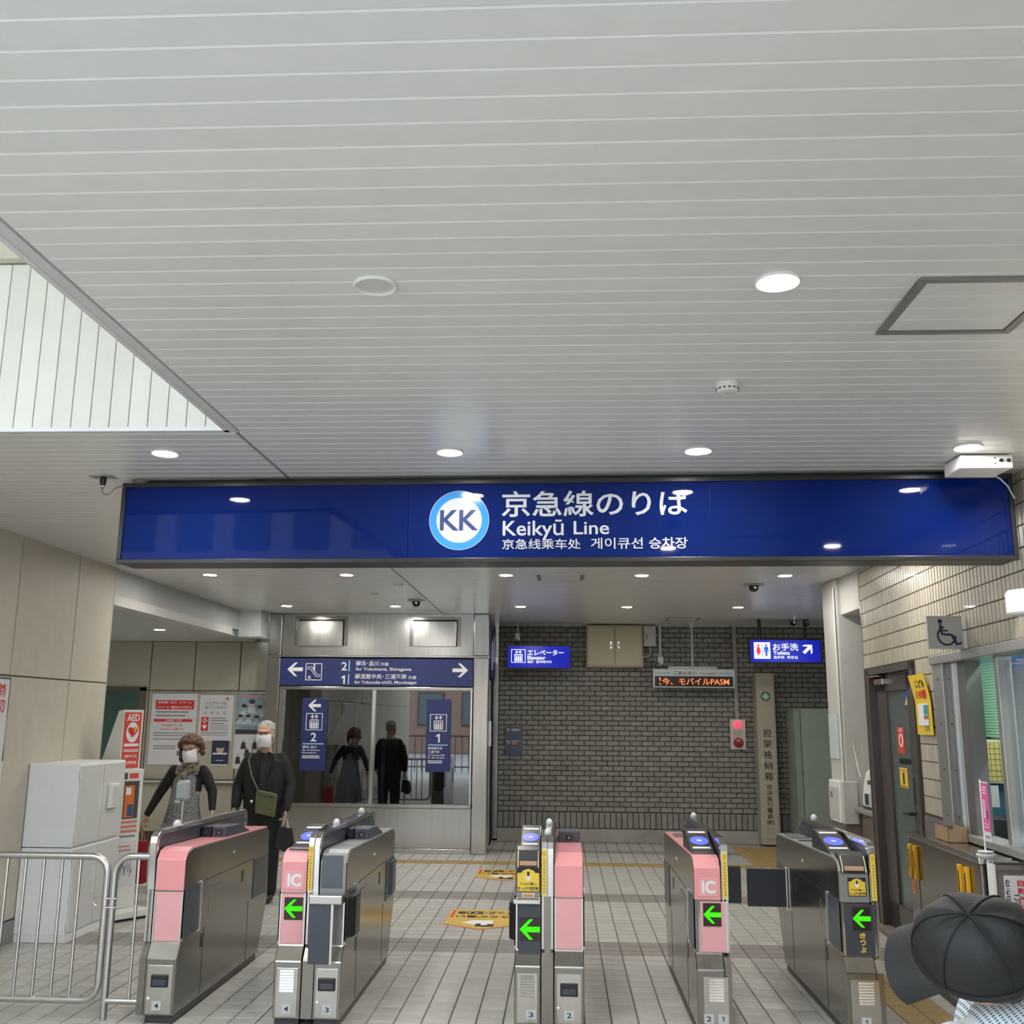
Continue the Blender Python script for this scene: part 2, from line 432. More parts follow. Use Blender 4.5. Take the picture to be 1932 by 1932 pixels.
# ---- low soffit to the left behind the wall, with its beam
LOWZ = 2.49
BWY = 12.85
lc = struct(MB().box(-6.4, -3.92, 8.0, 13.4, LOWZ, LOWZ+.08).build('ceiling_low', mat('drab_low_ceiling', (.50, .49, .44), .45, 0, .03)), 'lower drab ceiling over the notice wall', 'ceiling')
bm_ = struct(MB().box(-3.98, -3.86, 8.40, 12.05, 2.56, 2.80).build('beam', mat('grey_beam_paint', (.46, .47, .47), .5, 0, .04)), 'grey boxed beam above the passage on the left')
MB().box(-3.99, -3.83, 8.40, 11.55, 2.475, 2.56).build('lip', GREYW, bm_)
MB().box(-3.86, -3.60, 11.86, 12.21, 2.48, 2.80).build('box_end', mat('pale_box_paint', (.60, .64, .65), .5), bm_)
wb = struct(MB().box(-6.4, -3.4, BWY, BWY+.15, 0, 2.6).build('wall_far', mat('panel_joint_brown', (.09, .08, .06), .7)), 'drab beige panel wall carrying the notices', 'wall')
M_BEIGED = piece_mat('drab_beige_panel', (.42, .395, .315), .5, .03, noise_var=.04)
xs = [-6.35, -5.885, -5.29, -4.715, -4.125, -3.45]
for i in range(5):
    for z0, z1 in ((.14, .72), (.73, 1.86), (1.87, 2.485)):
        if i == 0 and z0 < 1.8: continue
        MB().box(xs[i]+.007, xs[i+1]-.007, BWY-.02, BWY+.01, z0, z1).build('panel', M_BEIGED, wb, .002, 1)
d0 = struct(MB().box(-6.3, -5.36, BWY-.03, BWY+.01, 0, 1.86).build('door_2', mat('dark_green_door', (.045, .105, .085), .45, 0, .05)), 'dark green door in the far beige wall')
MB().box(-5.40, -5.32, BWY-.04, BWY, 0, 1.90).box(-6.3, -5.32, BWY-.04, BWY, 1.86, 1.91).build('door_frame', mat('bronze_frame', (.16, .14, .11), .4, .5), d0)
struct(MB().box(-6.6, -6.4, 7.8, 14, 0, 2.6).build('wall_side', MATS['drab_beige_panel']), 'side wall closing the left passage')
struct(MB().box(-6.6, LWX-.2, 7.8, 8.0, 0, 2.9).build('wall_return', MATS['drab_beige_panel']), 'return wall behind the beige left wall')

# ---- brick wall at the back
M_MORTAR = mat('dark_mortar', (.055, .053, .05), .9, 0, .1)
M_BRICK = piece_mat('grey_brick', (.255, .25, .23), .62, .10, bump=.25, bscale=90, noise_var=.16)
wbk = struct(MB().box(-.92, 3.9, WALLY, WALLY+.2, 0, 2.80).build('wall_back', M_MORTAR), 'grey brick back wall with a soldier course and concrete plinth', 'wall')
BW, BH = .1515, .0645
bricks = []
z = .372; r = 0
while z < 2.79:
    x = -.86 - (BW/2 if r % 2 else 0)
    while x < 3.85:
        bricks.append((max(x, -.86), min(x+BW, 3.85), z, min(z+BH, 2.795))); x += BW
    z += BH; r += 1
def brick_geo(mb, x0, x1, z0, z1, d):
    g, c = .0042, .003
    y0 = WALLY - d; y1 = WALLY
    X0, X1, Z0, Z1 = x0+g, x1-g, z0+g, z1-g
    if X1-X0 < .02: return
    mb.add([(X0,y1,Z0),(X1,y1,Z0),(X1,y1,Z1),(X0,y1,Z1),(X0+c,y0,Z0+c),(X1-c,y0,Z0+c),(X1-c,y0,Z1-c),(X0+c,y0,Z1-c)],
           [(4,5,6,7),(0,1,5,4),(1,2,6,5),(2,3,7,6),(3,0,4,7)])
full = [b for b in bricks if b[1]-b[0] > BW-.001]
chosen = set(sorted([b for b in full if 0.15 < b[0] < 2.4 and .75 < b[2] < 2.1], key=lambda b: abs(b[2]-1.4)+abs(b[0]-1.25)*.5)[:235])
rest = MB()
for b in bricks:
    d = .010 + random.uniform(-.0015, .002)
    if b in chosen:
        m_ = MB(); brick_geo(m_, *b, d); m_.build('brick', M_BRICK, wbk)
    else: brick_geo(rest, *b, d)
o = rest.build('further_bricks', M_BRICK, wbk); o['kind'] = 'stuff'
x = -.86
while x < 3.84:
    m_ = MB(); brick_geo(m_, x, x+.0735, .165, .368, .012+random.uniform(-.001, .001)); m_.build('brick', M_BRICK, wbk)
    x += .0735
bx('plinth', mat('stained_concrete', (.36, .35, .33), .7, 0, .18, 3, bump=.1), wbk, -.86, 3.85, WALLY-.03, WALLY, 0, .16, .006)
bx('end_post', STEELB, wbk, -.93, -.862, WALLY-.06, WALLY+.02, .03, 2.8)
bx('cornice', mat('pale_cornice', (.55, .55, .52), .5), wbk, -.86, 3.85, WALLY-.03, WALLY, 2.785, 2.80)
struct(MB().box(3.9, 4.1, 8.4, 14, 0, 2.9).build('wall_passage', GREYW), 'side wall of the toilet passage')
struct(MB().box(-6.6, 4.2, 13.95, 14.1, 0, 2.9).build('wall_rear', M_MORTAR), 'rear wall behind the brickwork')

# ---- right wall clad in upright tiles (its own slightly turned frame: x along the wall, y into the room)
_A, _B = V(2.29, 4.97, 0), V(2.44, 8.35, 0)
WANG = math.atan2((_B-_A).y, (_B-_A).x)
WF = Matrix.Translation(_A) @ Matrix.Rotation(WANG, 4, 'Z')
FR[0] = WF
M_RMORT = mat('brown_tile_joint', (.075, .058, .05), .8, 0, .1)
M_RTILE = piece_mat('beige_glazed_tile', (.53, .48, .385), .33, .09, noise_var=.05, coat=.2)
DO0, DO1, DOZ = 2.10, 3.34, 1.94      # door opening
WI0, WI1, WIZ0, WIZ1 = -1.2, 1.60, .90, 1.945
wr = MB()
for a, b, z0, z1 in ((-6.2, DO1+.10, 1.96, 2.80), (WI1, DO0, 0, 1.96), (DO1, DO1+.10, 0, 1.96), (-6.2, WI1, 0, .88), (-6.2, WI0, .88, 1.96)):
    wr.box(a, b, -.16, -.008, z0, z1)
wr = struct(wr.build('wall_right', M_RMORT, org=(0, 0, 0)), 'right wall of upright beige glazed tiles', 'wall')
RP, CP = .1115, .0565
rt = []
z = 1.968
while z < 2.79:
    s = -3.4
    while s < DO1+.05: rt.append((s, min(s+CP, DO1+.085), z, min(z+RP, 2.797))); s += CP
    z += RP
z = 1.968 - RP
while z > .95:
    s = WI1 + .02
    while s < DO0-.05: rt.append((s, min(s+CP, DO0-.03), z, z+RP)); s += CP
    z -= RP
def rtile(mb, s0, s1, z0, z1, d=.0035):
    g, c = .0048, .001
    a, b, e, f = s0+g, s1-g, z0+g*.7, z1-g*.7
    if b-a < .012 or f-e < .02: return
    mb.add([(a,-.008,e),(b,-.008,e),(b,-.008,f),(a,-.008,f),(a+c,d-.008,e+c),(b-c,d-.008,e+c),(b-c,d-.008,f-c),(a+c,d-.008,f-c)],
           [(7,6,5,4),(4,5,1,0),(5,6,2,1),(6,7,3,2),(7,4,0,3)])
vis = sorted([t for t in rt if t[0] > .12 and t[2] < 2.55], key=lambda t: t[0])[:300]
vs_ = set(vis); rest = MB()
for t in rt:
    if t in vs_:
        m_ = MB(); rtile(m_, *t); m_.build('tile', M_RTILE, wr)
    else: rtile(rest, *t)
o = rest.build('further_tiles', M_RTILE, wr); o['kind'] = 'stuff'
bx('corner_strip', STEELB, wr, DO1+.085, DO1+.10, -.10, .004, .02, 2.8)
bx('stone_plinth', mat('speckled_granite', (.16, .155, .15), .4, 0, .5, 120), wr, WI1+.02, DO0-.03, -.008, .004, .82, .95)
# door with its frame
M_BRZ = mat('bronze_aluminium', (.115, .098, .092), .38, .35, .06)
M_DGL = pane_mat('door_glass', (.20, .27, .26), .04)
dr = thing('door_1', 'bronze framed glass office door in the tiled right wall', 'door', (2.7, -.03, 0), kind='structure')
fm = MB().box(DO0, DO0+.07, -.13, .012, 0, DOZ+.02).box(DO1-.07, DO1, -.13, .012, 0, DOZ+.02).box(DO0, DO1, -.13, .012, DOZ-.03, DOZ+.02)
fm.build('door_frame', M_BRZ, dr)
bx('threshold', mat('brown_stone_step', (.20, .16, .14), .6), dr, DO0, DO1, -.13, .05, 0, .045, .004)
LE0, LE1 = DO0+.075, DO1-.075
lf = MB().box(LE0, LE0+.26, -.085, -.04, .05, DOZ-.04).box(LE1-.28, LE1, -.085, -.04, .05, DOZ-.04).box(LE0, LE1, -.085, -.04, .05, .24).box(LE0, LE1, -.085, -.04, 1.78, DOZ-.04).build('door_leaf', M_BRZ, dr)
GL = bx('glass', mat('door_frosted_glass', (.105, .135, .13), .12, 0, .1, 3), dr, LE0+.26, LE1-.28, -.066, -.058, .24, 1.78)
bx('push_plate', STEELB, dr, LE0+.13, LE0+.17, -.05, -.03, .96, 1.20, .004)
MB().box(LE0+.19, LE0+.24, -.05, -.034, .98, 1.18).build('lock_case', BLACK, dr, .01)
MB().tube([(LE0+.20, -.03, .93), (LE0+.20, .01, .93), (LE0+.33, .012, .925)], .012, 8).build('lever_handle', BLACK, dr)
cl = MB().box(LE1-.34, LE1-.10, -.05, .0, 1.83, 1.875).box(LE1-.30, LE1-.02, -.02, .02, 1.89, 1.90).build('door_closer', STEELB, dr, .004)
struct(MB().box(DO0-.3, DO1+.2, -1.2, -1.15, 0, 2.2).build('wall_office', mat('office_wall', (.30, .33, .32), .6)), 'dim office wall behind the glass door')
FR[0] = Matrix.Identity(4)

# ---- white wall and column past the tiles
struct(MB().box(2.45, 2.98, 8.46, 9.03, 2.47, 2.80).build('ceiling_box', GREYW, bevel=.004), 'light grey boxed header beside the column')
struct(MB().box(2.93, 3.05, 8.30, 9.05, 0, 2.80).build('wall_alcove', GREYW), 'light grey alcove wall behind the white terminal')
cm = struct(MB().box(2.40, 2.98, 9.03, 9.46, 0, 2.80).build('column', GREYW, bevel=.03, seg=4), 'light grey square column with rounded edges')
bx('kick_panel', mat('brown_kick_panel', (.17, .135, .11), .5), cm, 2.385, 2.97, 9.02, 9.47, .02, .70)
bx('cover_strip', WHITE, cm, 2.392, 2.402, 9.03, 9.05, .70, 2.72, .003)

# ================================================================== CEILING FITTINGS
CEIL0 = CEIL; CEIL = CEIL - .0045
M_LAMP = glow('downlight_glow', (1.0, .96, .88), LAMP)
M_RING = mat('lamp_ring_white', (.80, .80, .79), .35, 0, .02)
M_REFL = mat('lamp_reflector', (.72, .72, .72), .25, .3, .02)
def downlight(x, y, label, lit=True, z=CEIL, r=.066):
    t = thing('downlight', label, 'ceiling lamp', (x, y, z-.03), 'round ceiling downlights')
    MB().lathe((x, y, z), [(r*.80, -.001), (r*.80, -.006), (r*.92, -.010), (r, -.004), (r, -.001)], n=32).build('trim_ring', M_RING, t)
    if lit:
        MB().lathe((x, y, z), [(0.0001, -.0075), (r*.78, -.0075), (r*.80, -.003)], n=32).build('lens', M_LAMP, t, smooth=False)
    else:
        MB().lathe((x, y, z), [(r*.80, -.004), (r*.6, .003), (0.0001, .004)], n=32).build('reflector', M_REFL, t)
    return t
downlight(-.548, 2.738, 'unlit white round downlight in the middle of the board ceiling', False)
downlight(.62, 2.745, 'large lit downlight nearest the viewer, beside the square access hatch')
downlight(1.79, 2.76, 'lit downlight past the access hatch at the edge of the ceiling')
downlight(-1.917, 4.615, 'lit downlight left of the ceiling strip, below the skylight well')
downlight(-.537, 4.62, 'lit downlight above the left end of the round emblem on the blue sign')
downlight(.635, 4.615, 'lit downlight above the end of the lettering on the blue sign')
downlight(1.861, 4.575, 'lit downlight just over the white sensor box at upper right')
for x, a in ((-1.92, 'left'), (-.54, 'centre left'), (.64, 'centre right'), (1.88, 'right end')):
    downlight(x, 6.7, 'lit downlight hidden behind the ' + a + ' of the big blue sign')
for x, a in ((-3.155, 'under the left end of the blue sign, above the waiting couple'), (-1.92, 'under the blue sign, over the left half of the elevator tower'),
             (-.50, 'under the blue sign, beside the slim ceiling grille'), (.69, 'under the blue sign, right of the slim ceiling grille'), (1.93, 'under the blue sign, nearest the tiled wall')):
    downlight(x, 8.80, 'lit downlight ' + a)
for x, a in ((-3.15, 'at the top left corner of the elevator tower'), (-1.90, 'above the right service panel of the elevator tower'),
             (-.48, 'above the blue elevator lightbox'), (.716, 'in front of the beige wall cupboard'), (1.955, 'left of the toilets lightbox')):
    downlight(x, 11.34, 'small lit downlight ' + a)
downlight(-5.45, 9.6, 'added unseen downlight in the low ceiling brightening the notice wall', z=LOWZ)  # extra lamp added out of view to brighten the far beige wall
downlight(-4.47, 11.0, 'lit downlight in the low drab ceiling on the left', z=LOWZ)

def detector(x, y, label, r=.045, h=.035):
    t = thing('smoke_detector', label, 'smoke detector', (x, y, CEIL-.04), 'ceiling smoke detectors')
    MB().lathe((x, y, CEIL), [(r, -.001), (r, -.012), (r*.93, -.018), (r*.93, -h*.75), (r*.75, -h), (r*.4, -h), (.0001, -h)], n=28).build('housing', WHITE, t)
    mb = MB()
    for i in range(14):
        a = 2*math.pi*i/14; mb.box(-.004, .004, -.001, .001, -.006, 0)
        for v in mb.v[-8:]:
            v.rotate(Matrix.Rotation(a, 3, 'Z')); v += V(x + r*.945*math.sin(a)*1.0, y - r*.945*math.cos(a), CEIL-h*.62)
    mb.build('vent_slots', DGREY, t)
    MB().cyl((x, y, CEIL-h-.004), .012, .005, n=16).build('sensor_cap', GREYW, t)
detector(.621, 3.66, 'white round smoke detector alone in the ceiling right of centre')
detector(-1.543, 9.34, 'white smoke detector beside the ceiling strip behind the blue sign')
detector(-1.917, 10.1, 'small white smoke detector left of the ceiling strip, above the tower', .032, .026)

def dome_camera(x, y, label, s=1):
    t = thing('dome_camera', label, 'security camera', (x, y, CEIL-.08), 'black dome cameras')
    MB().lathe((x, y, CEIL), [(.095*s, -.001), (.10*s, -.006), (.06*s, -.014), (.045*s, -.014)], n=28).build('base_plate', mat('camera_beige', (.42, .41, .38), .4), t)
    MB().lathe((x, y, CEIL), [(.045*s, -.012), (.045*s, -.035*s), (.036*s, -.058*s), (.018*s, -.070*s), (.0001, -.073*s)], n=24).build('dome', mat('smoked_dome', (.01, .01, .012), .06, 0, .02), t)
    MB().cyl((x+.005, y-.046*s, CEIL-.035*s), .012*s, .006, 'y', 12).build('camera_lens', CHROME, t)
dome_camera(-1.582, 10.78, 'black dome camera next to the ceiling strip above the elevator tower')
dome_camera(1.773, 9.42, 'black dome camera left of the light grey column')
dome_camera(2.90, 12.88, 'black dome camera above the toilets lightbox', .9)

def hatch(name, label, x0, x1, y0, y1, w=.026):
    t = thing(name, label, 'access hatch', ((x0+x1)/2, (y0+y1)/2, CEIL-.012), 'ceiling access hatches')
    f = MB()
    for a, b, c, d in ((x0, x1, y0, y0+w), (x0, x1, y1-w, y1), (x0, x0+w, y0+w, y1-w), (x1-w, x1, y0+w, y1-w)):
        f.box(a, b, c, d, CEIL-.009, CEIL-.0025)
    f.build('hatch_frame', mat('hatch_aluminium', (.34, .33, .32), .4, .7), t, .001, 1)
    yb = y0+w+.005; n = max(1, round((y1-y0-2*w-.01)/BP)); st = (y1-y0-2*w-.01)/n
    for k in range(n): MB().prism([(yb+k*st+.001, CEIL-.0015), (yb+k*st+.006, CEIL-.0055), (yb+(k+1)*st-.001, CEIL-.0055), (yb+(k+1)*st-.0005, CEIL-.0015)], 'x', x0+w+.005, x1-w-.005).build('panel_board', M_BOARD, t)
    return t
hatch('ceiling_hatch', 'square aluminium-framed access hatch cut into the boards at upper right', 1.02, 1.445, 2.735, 3.16)
hatch('ceiling_hatch', 'small access hatch above the information display near the brick wall', 1.30, 1.70, 12.55, 12.95, .02)
t = thing('ceiling_grille', 'slim white ceiling grille panel behind the blue sign', 'ceiling grille', (-.02, 8.95, CEIL-.01))
f = MB().box(-.232, .189, 8.725, 8.745, CEIL-.008, CEIL-.002).box(-.22, .178, 9.155, 9.175, CEIL-.008, CEIL-.002)
f.build('edge_strips', WHITE, t)
bx('end_cap', mat('grille_dark_grey', (.20, .20, .19), .5), t, -.232, -.20, 8.75, 9.15, CEIL-.007, CEIL-.002)  # dark grey caps at both ends of the grille
bx('end_cap', MATS['grille_dark_grey'], t, .157, .189, 8.75, 9.15, CEIL-.007, CEIL-.002)
bx('centre_panel', M_BOARD, t, -.195, .152, 8.75, 9.15, CEIL-.008, CEIL-.002)

CEIL = CEIL0
# sensor box hung under the ceiling at the right end of the sign
t = thing('sensor_box', 'white oblong sensor box with two dark lenses under the ceiling', 'sensor box', (1.99, 4.80, CEIL-.08))
FRs = FR[0]
b = MB().prism([(1.868, 4.90), (1.872, 4.70), (2.115, 4.70), (2.105, 4.90)], 'z', 2.724, 2.788)
b.build('housing', WHITE, t, .006)
MB().prism([(1.90, 4.88), (1.90, 4.74), (2.08, 4.74), (2.08, 4.88)], 'z', 2.788, CEIL-.004).build('bracket', GREYW, t)
for x in (2.058, 2.092): MB().cyl((x, 4.692, 2.760), .0085, .012, 'y', 16).build('lens', BLACK, t)
for x, z in ((1.905, 2.772), (2.03, 2.772), (2.03, 2.745)): MB().cyl((x, 4.696, z), .004, .006, 'y', 10).build('screw', STEEL, t)
MB().tube([(2.10, 4.88, 2.73), (2.14, 4.91, 2.72), (2.18, 4.93, 2.69), (2.215, 4.945, 2.63)], .004, 6).build('cable', GREYW, t)

# socket with plug and cable at the left end of the sign
t = thing('ceiling_socket', 'dark ceiling socket plate with hanging plug and grey cable', 'socket', (-2.45, 5.11, CEIL-.1))
bx('plate', mat('dull_plate', (.32, .32, .30), .4, .5), t, -2.512, -2.385, 5.07, 5.15, CEIL-.008, CEIL-.002, .002)
MB().lathe((-2.447, 5.11, CEIL-.008), [(.012, 0), (.017, -.004), (.017, -.028), (.009, -.048), (.009, -.058), (.0001, -.058)], n=16).build('plug', BLACK, t)
MB().cyl((-2.447, 5.11, CEIL-.062), .010, .008, n=14).build('plug_cap', WHITE, t)
MB().tube([(-2.447, 5.11, 2.74), (-2.447, 5.11, 2.715), (-2.435, 5.11, 2.70), (-2.415, 5.11, 2.698), (-2.395, 5.11, 2.712), (-2.38, 5.115, 2.735), (-2.36, 5.13, 2.745), (-2.33, 5.16, 2.755)], .0045, 8).build('cable', mat('grey_cable', (.22, .22, .20), .5), t)
mb = MB()
for k in range(4):
    mb.tube([(-2.275 + .042*math.cos(a), 5.19 + .035*math.sin(a), 2.770 + k*.006) for a in [2*math.pi*i/18 for i in range(18)]], .0038, 6, close=True)
mb.build('cable_coil', MATS['grey_cable'], t)

# ================================================================== THE BIG BLUE SIGN (its own slightly turned frame)
SY = 5.053
SF = Matrix.Translation((0.64*0, SY + .021, 0)) @ Matrix.Rotation(R(-1.9), 4, 'Z')
FR[0] = SF
M_SIGN = mat('blue_sign_acrylic', (.002, .010, .085), .035, 0, .02, spec=.17, emit=(.003, .020, .33), es=.03)
M_SFR = mat('sign_frame_black', (.022, .022, .024), .3, .2, .1)
M_EMB = mat('sign_white_film', (.40, .415, .45), .1, 0, .02, emit=(.72, .76, .85), es=.075)
M_EMBL = mat('sign_light_blue_film', (.03, .20, .50), .1, 0, .02, emit=(.03, .22, .62), es=.10)
M_KKN = mat('sign_navy_film', (.035, .05, .16), .15, 0, .02)
S = 1.05
sx0, sx1, sz0, sz1 = -2.355, 2.235, 2.332, 2.768
t = thing('station_sign', 'long blue illuminated line sign with round emblem hung across the ceiling', 'sign', (0, 0, sz0))
bx('housing', M_SFR, t, sx0+.006, sx1-.006, .012, .20, sz0+.004, sz1)
bx('hanging_rail', M_SFR, t, sx0+.1, sx1-.1, .05, .17, sz1, 2.797)
for a, b, c, d in ((sx0, sx1, sz0, sz0+.024), (sx0, sx1, sz1-.024, sz1), (sx0, sx0+.022, sz0+.024, sz1-.024), (sx1-.022, sx1, sz0+.024, sz1-.024)):
    bx('frame_bar', M_SFR, t, a, b, -.012, .014, c, d, .003)
for a, b in ((sx0+.022, -.803), (-.801, .747), (.749, sx1-.022)):
    bx('face_panel', M_SIGN, t, a, b, 0, .012, sz0+.024, sz1-.024)
cx, cz = -.536, 2.553
rn = MB().lathe((cx, -.0016, cz), [(.1535, 0), (.1535, -.001), (.118, -.001), (.118, 0)], 'y', 64).build('emblem_ring', M_EMBL, t, smooth=False)
MB().lathe((cx, -.0010, cz), [(.118, 0), (.118, -.0012), (.0001, -.0012)], 'y', 64).build('emblem_disc', M_EMB, t, smooth=False)
MB().lathe((cx, -.0016, cz), [(.156, 0), (.156, -.0006), (.153, -.0006), (.153, 0)], 'y', 64).build('emblem_outline', M_EMB, t, smooth=False)
text(t, 'KK', cx-.100, cx+.100, cz-.054, cz+.054, -.004, M_KKN, .02)
text(t, '京急線のりば', -.316, .640, 2.568, 2.705, -.003, M_EMB, .014)
text(t, 'Keikyū', -.309, .004, 2.446, 2.552, -.003, M_EMB, .012); text(t, 'Line', .055, .236, 2.474, 2.544, -.003, M_EMB, .012)
text(t, '京急线乘车处', -.311, .090, 2.399, 2.453, -.003, M_EMB, .008)
text(t, '게이큐선', .142, .405, 2.399, 2.457, -.003, M_EMB, .008); text(t, '승차장', .436, .630, 2.399, 2.457, -.003, M_EMB, .008)
FR[0] = Matrix.Identity(4)

# ================================================================== ELEVATOR TOWER
t = thing('elevator_tower', 'stainless steel clad elevator tower with two dark glass panes', 'elevator tower', (-2.25, 12.9, 0))
TX0, TX1 = -3.595, -.893
M_TST = mat('brushed_tower_steel', (.52, .515, .50), .22, 1, .06, 9, (3, 3, .15), rvar=.04, bump=.05, bscale=2.2)
def plate(name, x0, x1, z0, z1, y=TOWY, d=.03, m=None, bev=.004): return bx(name, m or M_TST, t, x0, x1, y, y+d, z0, z1, bev)
plate('corner_post', TX0, TX0+.165, 0, 2.268, TOWY-.02, .20, bev=.012)
plate('corner_post', TX1-.185, TX1, 0, 2.268, TOWY-.02, .20, bev=.012)
plate('corner_head', TX0, TX0+.165, 2.285, 2.795, TOWY-.02, .20, bev=.012)
plate('corner_head', TX1-.185, TX1, 2.285, 2.795, TOWY-.02, .20, bev=.012)
plate('head_cladding', TX0+.17, TX1-.19, 2.285, 2.795)
plate('ledge', TX0-.01, TX1+.01, 2.262, 2.285, TOWY-.045, .2)
plate('base_cladding', TX0+.17, TX1-.19, .06, .51)
plate('kick_strip', TX0+.17, TX1-.19, 0, .055, TOWY+.006)
plate('sill', TX0+.17, TX1-.19, .515, .555, TOWY-.04, .10)
plate('window_head', TX0+.17, TX1-.19, 1.875, 1.912, TOWY-.012, .08)
plate('mullion', -2.292, -2.247, .555, 1.875, TOWY-.012, .06, STEELB)
plate('jamb', TX0+.17, TX0+.235, .555, 1.875, TOWY-.012, .06, STEELB)
plate('jamb', TX1-.215, TX1-.19, .555, 1.875, TOWY-.012, .06, STEELB)
for x0, x1 in ((-3.27, -2.63), (-1.86, -1.24)):
    f = MB()
    for k in range(2):
        i = .018*k; f.box(x0+i, x1-i, TOWY-.024+.010*k, TOWY-.002, 2.74-i, 2.758-i).box(x0+i, x0+i+.012, TOWY-.024+.01*k, TOWY-.002, 2.40, 2.74-i).box(x1-i-.012, x1-i, TOWY-.024+.01*k, TOWY-.002, 2.40, 2.74-i)
    fr_ = f.build('service_frame', STEELD, t)
    bx('service_panel', M_TST, t, x0+.045, x1-.05, TOWY-.035, TOWY-.002, 2.395, 2.70, .004)
    bx('shadow_gap', BLACK, t, x0+.036, x1-.036, TOWY-.004, TOWY-.001, 2.40, 2.722)
M_TGL = pane_mat('tower_glass', (.55, .60, .60), .15)
bx('pane', M_TGL, t, TX0+.235, -2.292, TOWY+.02, TOWY+.028, .555, 1.875)
bx('pane', M_TGL, t, -2.247, TX1-.215, TOWY+.02, TOWY+.028, .555, 1.875)
bx('side_wall', M_TST, t, TX1-.02, TX1, TOWY+.19, 13.62, 2.285, 2.795)
bx('side_wall', M_TST, t, TX0, TX0+.02, TOWY+.19, 13.62, 0, 2.795)
# the shaft seen through the glass: dark back wall, landing door leaf, guide rails and cabin bits
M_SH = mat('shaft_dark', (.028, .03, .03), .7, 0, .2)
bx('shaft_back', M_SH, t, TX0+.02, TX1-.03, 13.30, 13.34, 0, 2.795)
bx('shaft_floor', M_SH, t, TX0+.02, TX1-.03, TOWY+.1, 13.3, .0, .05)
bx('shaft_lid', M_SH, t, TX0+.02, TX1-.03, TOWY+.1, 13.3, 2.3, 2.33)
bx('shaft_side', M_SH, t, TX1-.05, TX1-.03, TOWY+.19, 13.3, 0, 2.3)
for x in (-2.62, -2.30, -1.95, -1.20): bx('guide_rail', mat('rail_grey', (.14, .15, .155), .5), t, x, x+.05, 13.0, 13.06, .05, 2.3)
mc = mat('cabin_grey', (.16, .185, .19), .45)
MB().prism([(-3.05, .62), (-2.55, .62), (-2.55, .95), (-2.62, 1.02), (-2.98, 1.02), (-3.05, .95)], 'y', 12.75, 12.95).build('machine_cover', mc, t, .02)
MB().lathe((-2.80, 12.70, .60), [(.20, 0), (.235, .02), (.235, .06), (.17, .06), (.16, .02), (.0001, .02)], 'y', 32).build('pulley_wheel', mat('pulley_dark', (.07, .08, .085), .4), t)
bx('cabin_panel', mat('cabin_pale', (.32, .34, .35), .4), t, -2.68, -2.44, 13.15, 13.25, .9, 1.78)
# side face with landing door of the elevator
bx('landing_door', STEELB, t, TX1-.10, TX1-.06, TOWY+.75, 13.5, .03, 1.75)
bx('landing_frame', STEELB, t, TX1-.02, TX1+.005, TOWY+.22, TOWY+.30, .03, 2.0)
bx('call_panel', STEEL, t, TX1-.005, TX1+.022, TOWY+.24, TOWY+.34, 1.22, 1.52, .003)
for k in range(4): bx('call_button', BLACK if k else RPRINT, t, TX1+.020, TX1+.026, TOWY+.26, TOWY+.32, 1.28+k*.045, 1.305+k*.045)
bx('side_poster', NAVY, t, TX1+.001, TX1+.006, TOWY+.25, 13.3, 2.05, 2.72)
for k in range(3): bx('side_notice', PAPER, t, TX1+.006, TX1+.009, TOWY+.45+k*.3, TOWY+.62+k*.3, 2.15+.1*k, 2.50+.08*k)

# ---- signs on the tower
M_NAVY = NAVY
t = thing('direction_sign', 'wide navy direction sign with arrows and escalator symbol on the tower', 'sign', (-2.25, TOWY-.02, 1.92))
bx('board', M_NAVY, t, -3.43, -1.082, TOWY-.022, TOWY-.001, 1.922, 2.248, .003)
y = TOWY-.0235
MB().prism(arrow_pts(-3.245, 2.115, .19, .9, 0), 'y', y-.001, y+.001).build('arrow', WPRINT, t)
MB().prism(arrow_pts(-1.235, 2.115, .19, .9, math.pi), 'y', y-.001, y+.001).build('arrow', WPRINT, t)
def frame_rect(t, x0, x1, z0, z1, y, w, m, name='symbol_frame'):
    return MB().box(x0, x1, y-.001, y+.001, z0, z0+w).box(x0, x1, y-.001, y+.001, z1-w, z1).box(x0, x0+w, y-.001, y+.001, z0+w, z1-w).box(x1-w, x1, y-.001, y+.001, z0+w, z1-w).build(name, m, t)
frame_rect(t, -3.115, -2.915, 1.985, 2.188, y, .008, WPRINT)
e = MB().tube([(-3.09, y, 2.12), (-3.055, y, 2.12), (-2.985, y, 2.03), (-2.94, y, 2.03), (-2.935, y, 2.05), (-2.975, y, 2.055), (-3.04, y, 2.145), (-3.085, y, 2.145), (-3.09, y, 2.12)], .005, 6)
e.cyl((-3.01, y-.001, 2.165), .012, .002, 'y', 14).box(-3.02, -3.0, y-.001, y+.001, 2.10, 2.15)
e.build('escalator_symbol', WPRINT, t)
MB().prism(arrow_pts(-3.065, 2.02, .045, 1, R(-50)), 'y', y-.001, y+.001).build('arrow', WPRINT, t)
text(t, '2', -2.68, -2.61, 2.105, 2.205, y, WPRINT, .02); text(t, '1', -2.675, -2.63, 1.945, 2.045, y, WPRINT, .012)
bx('divider', mat('pale_blue_print', (.35, .62, .85), .5), t, -2.590, -2.578, y-.001, y+.001, 2.095, 2.225)
bx('divider', MATS['pale_blue_print'], t, -2.592, -2.580, y-.001, y+.001, 1.937, 2.065)
text(t, '横浜･品川', -2.505, -2.225, 2.160, 2.222, y, WPRINT, .010); text(t, '方面', -2.205, -2.105, 2.163, 2.203, y, WPRINT, .01)
text(t, 'for Yokohama, Shinagawa', -2.505, -1.825, 2.093, 2.143, y, WPRINT, .012)
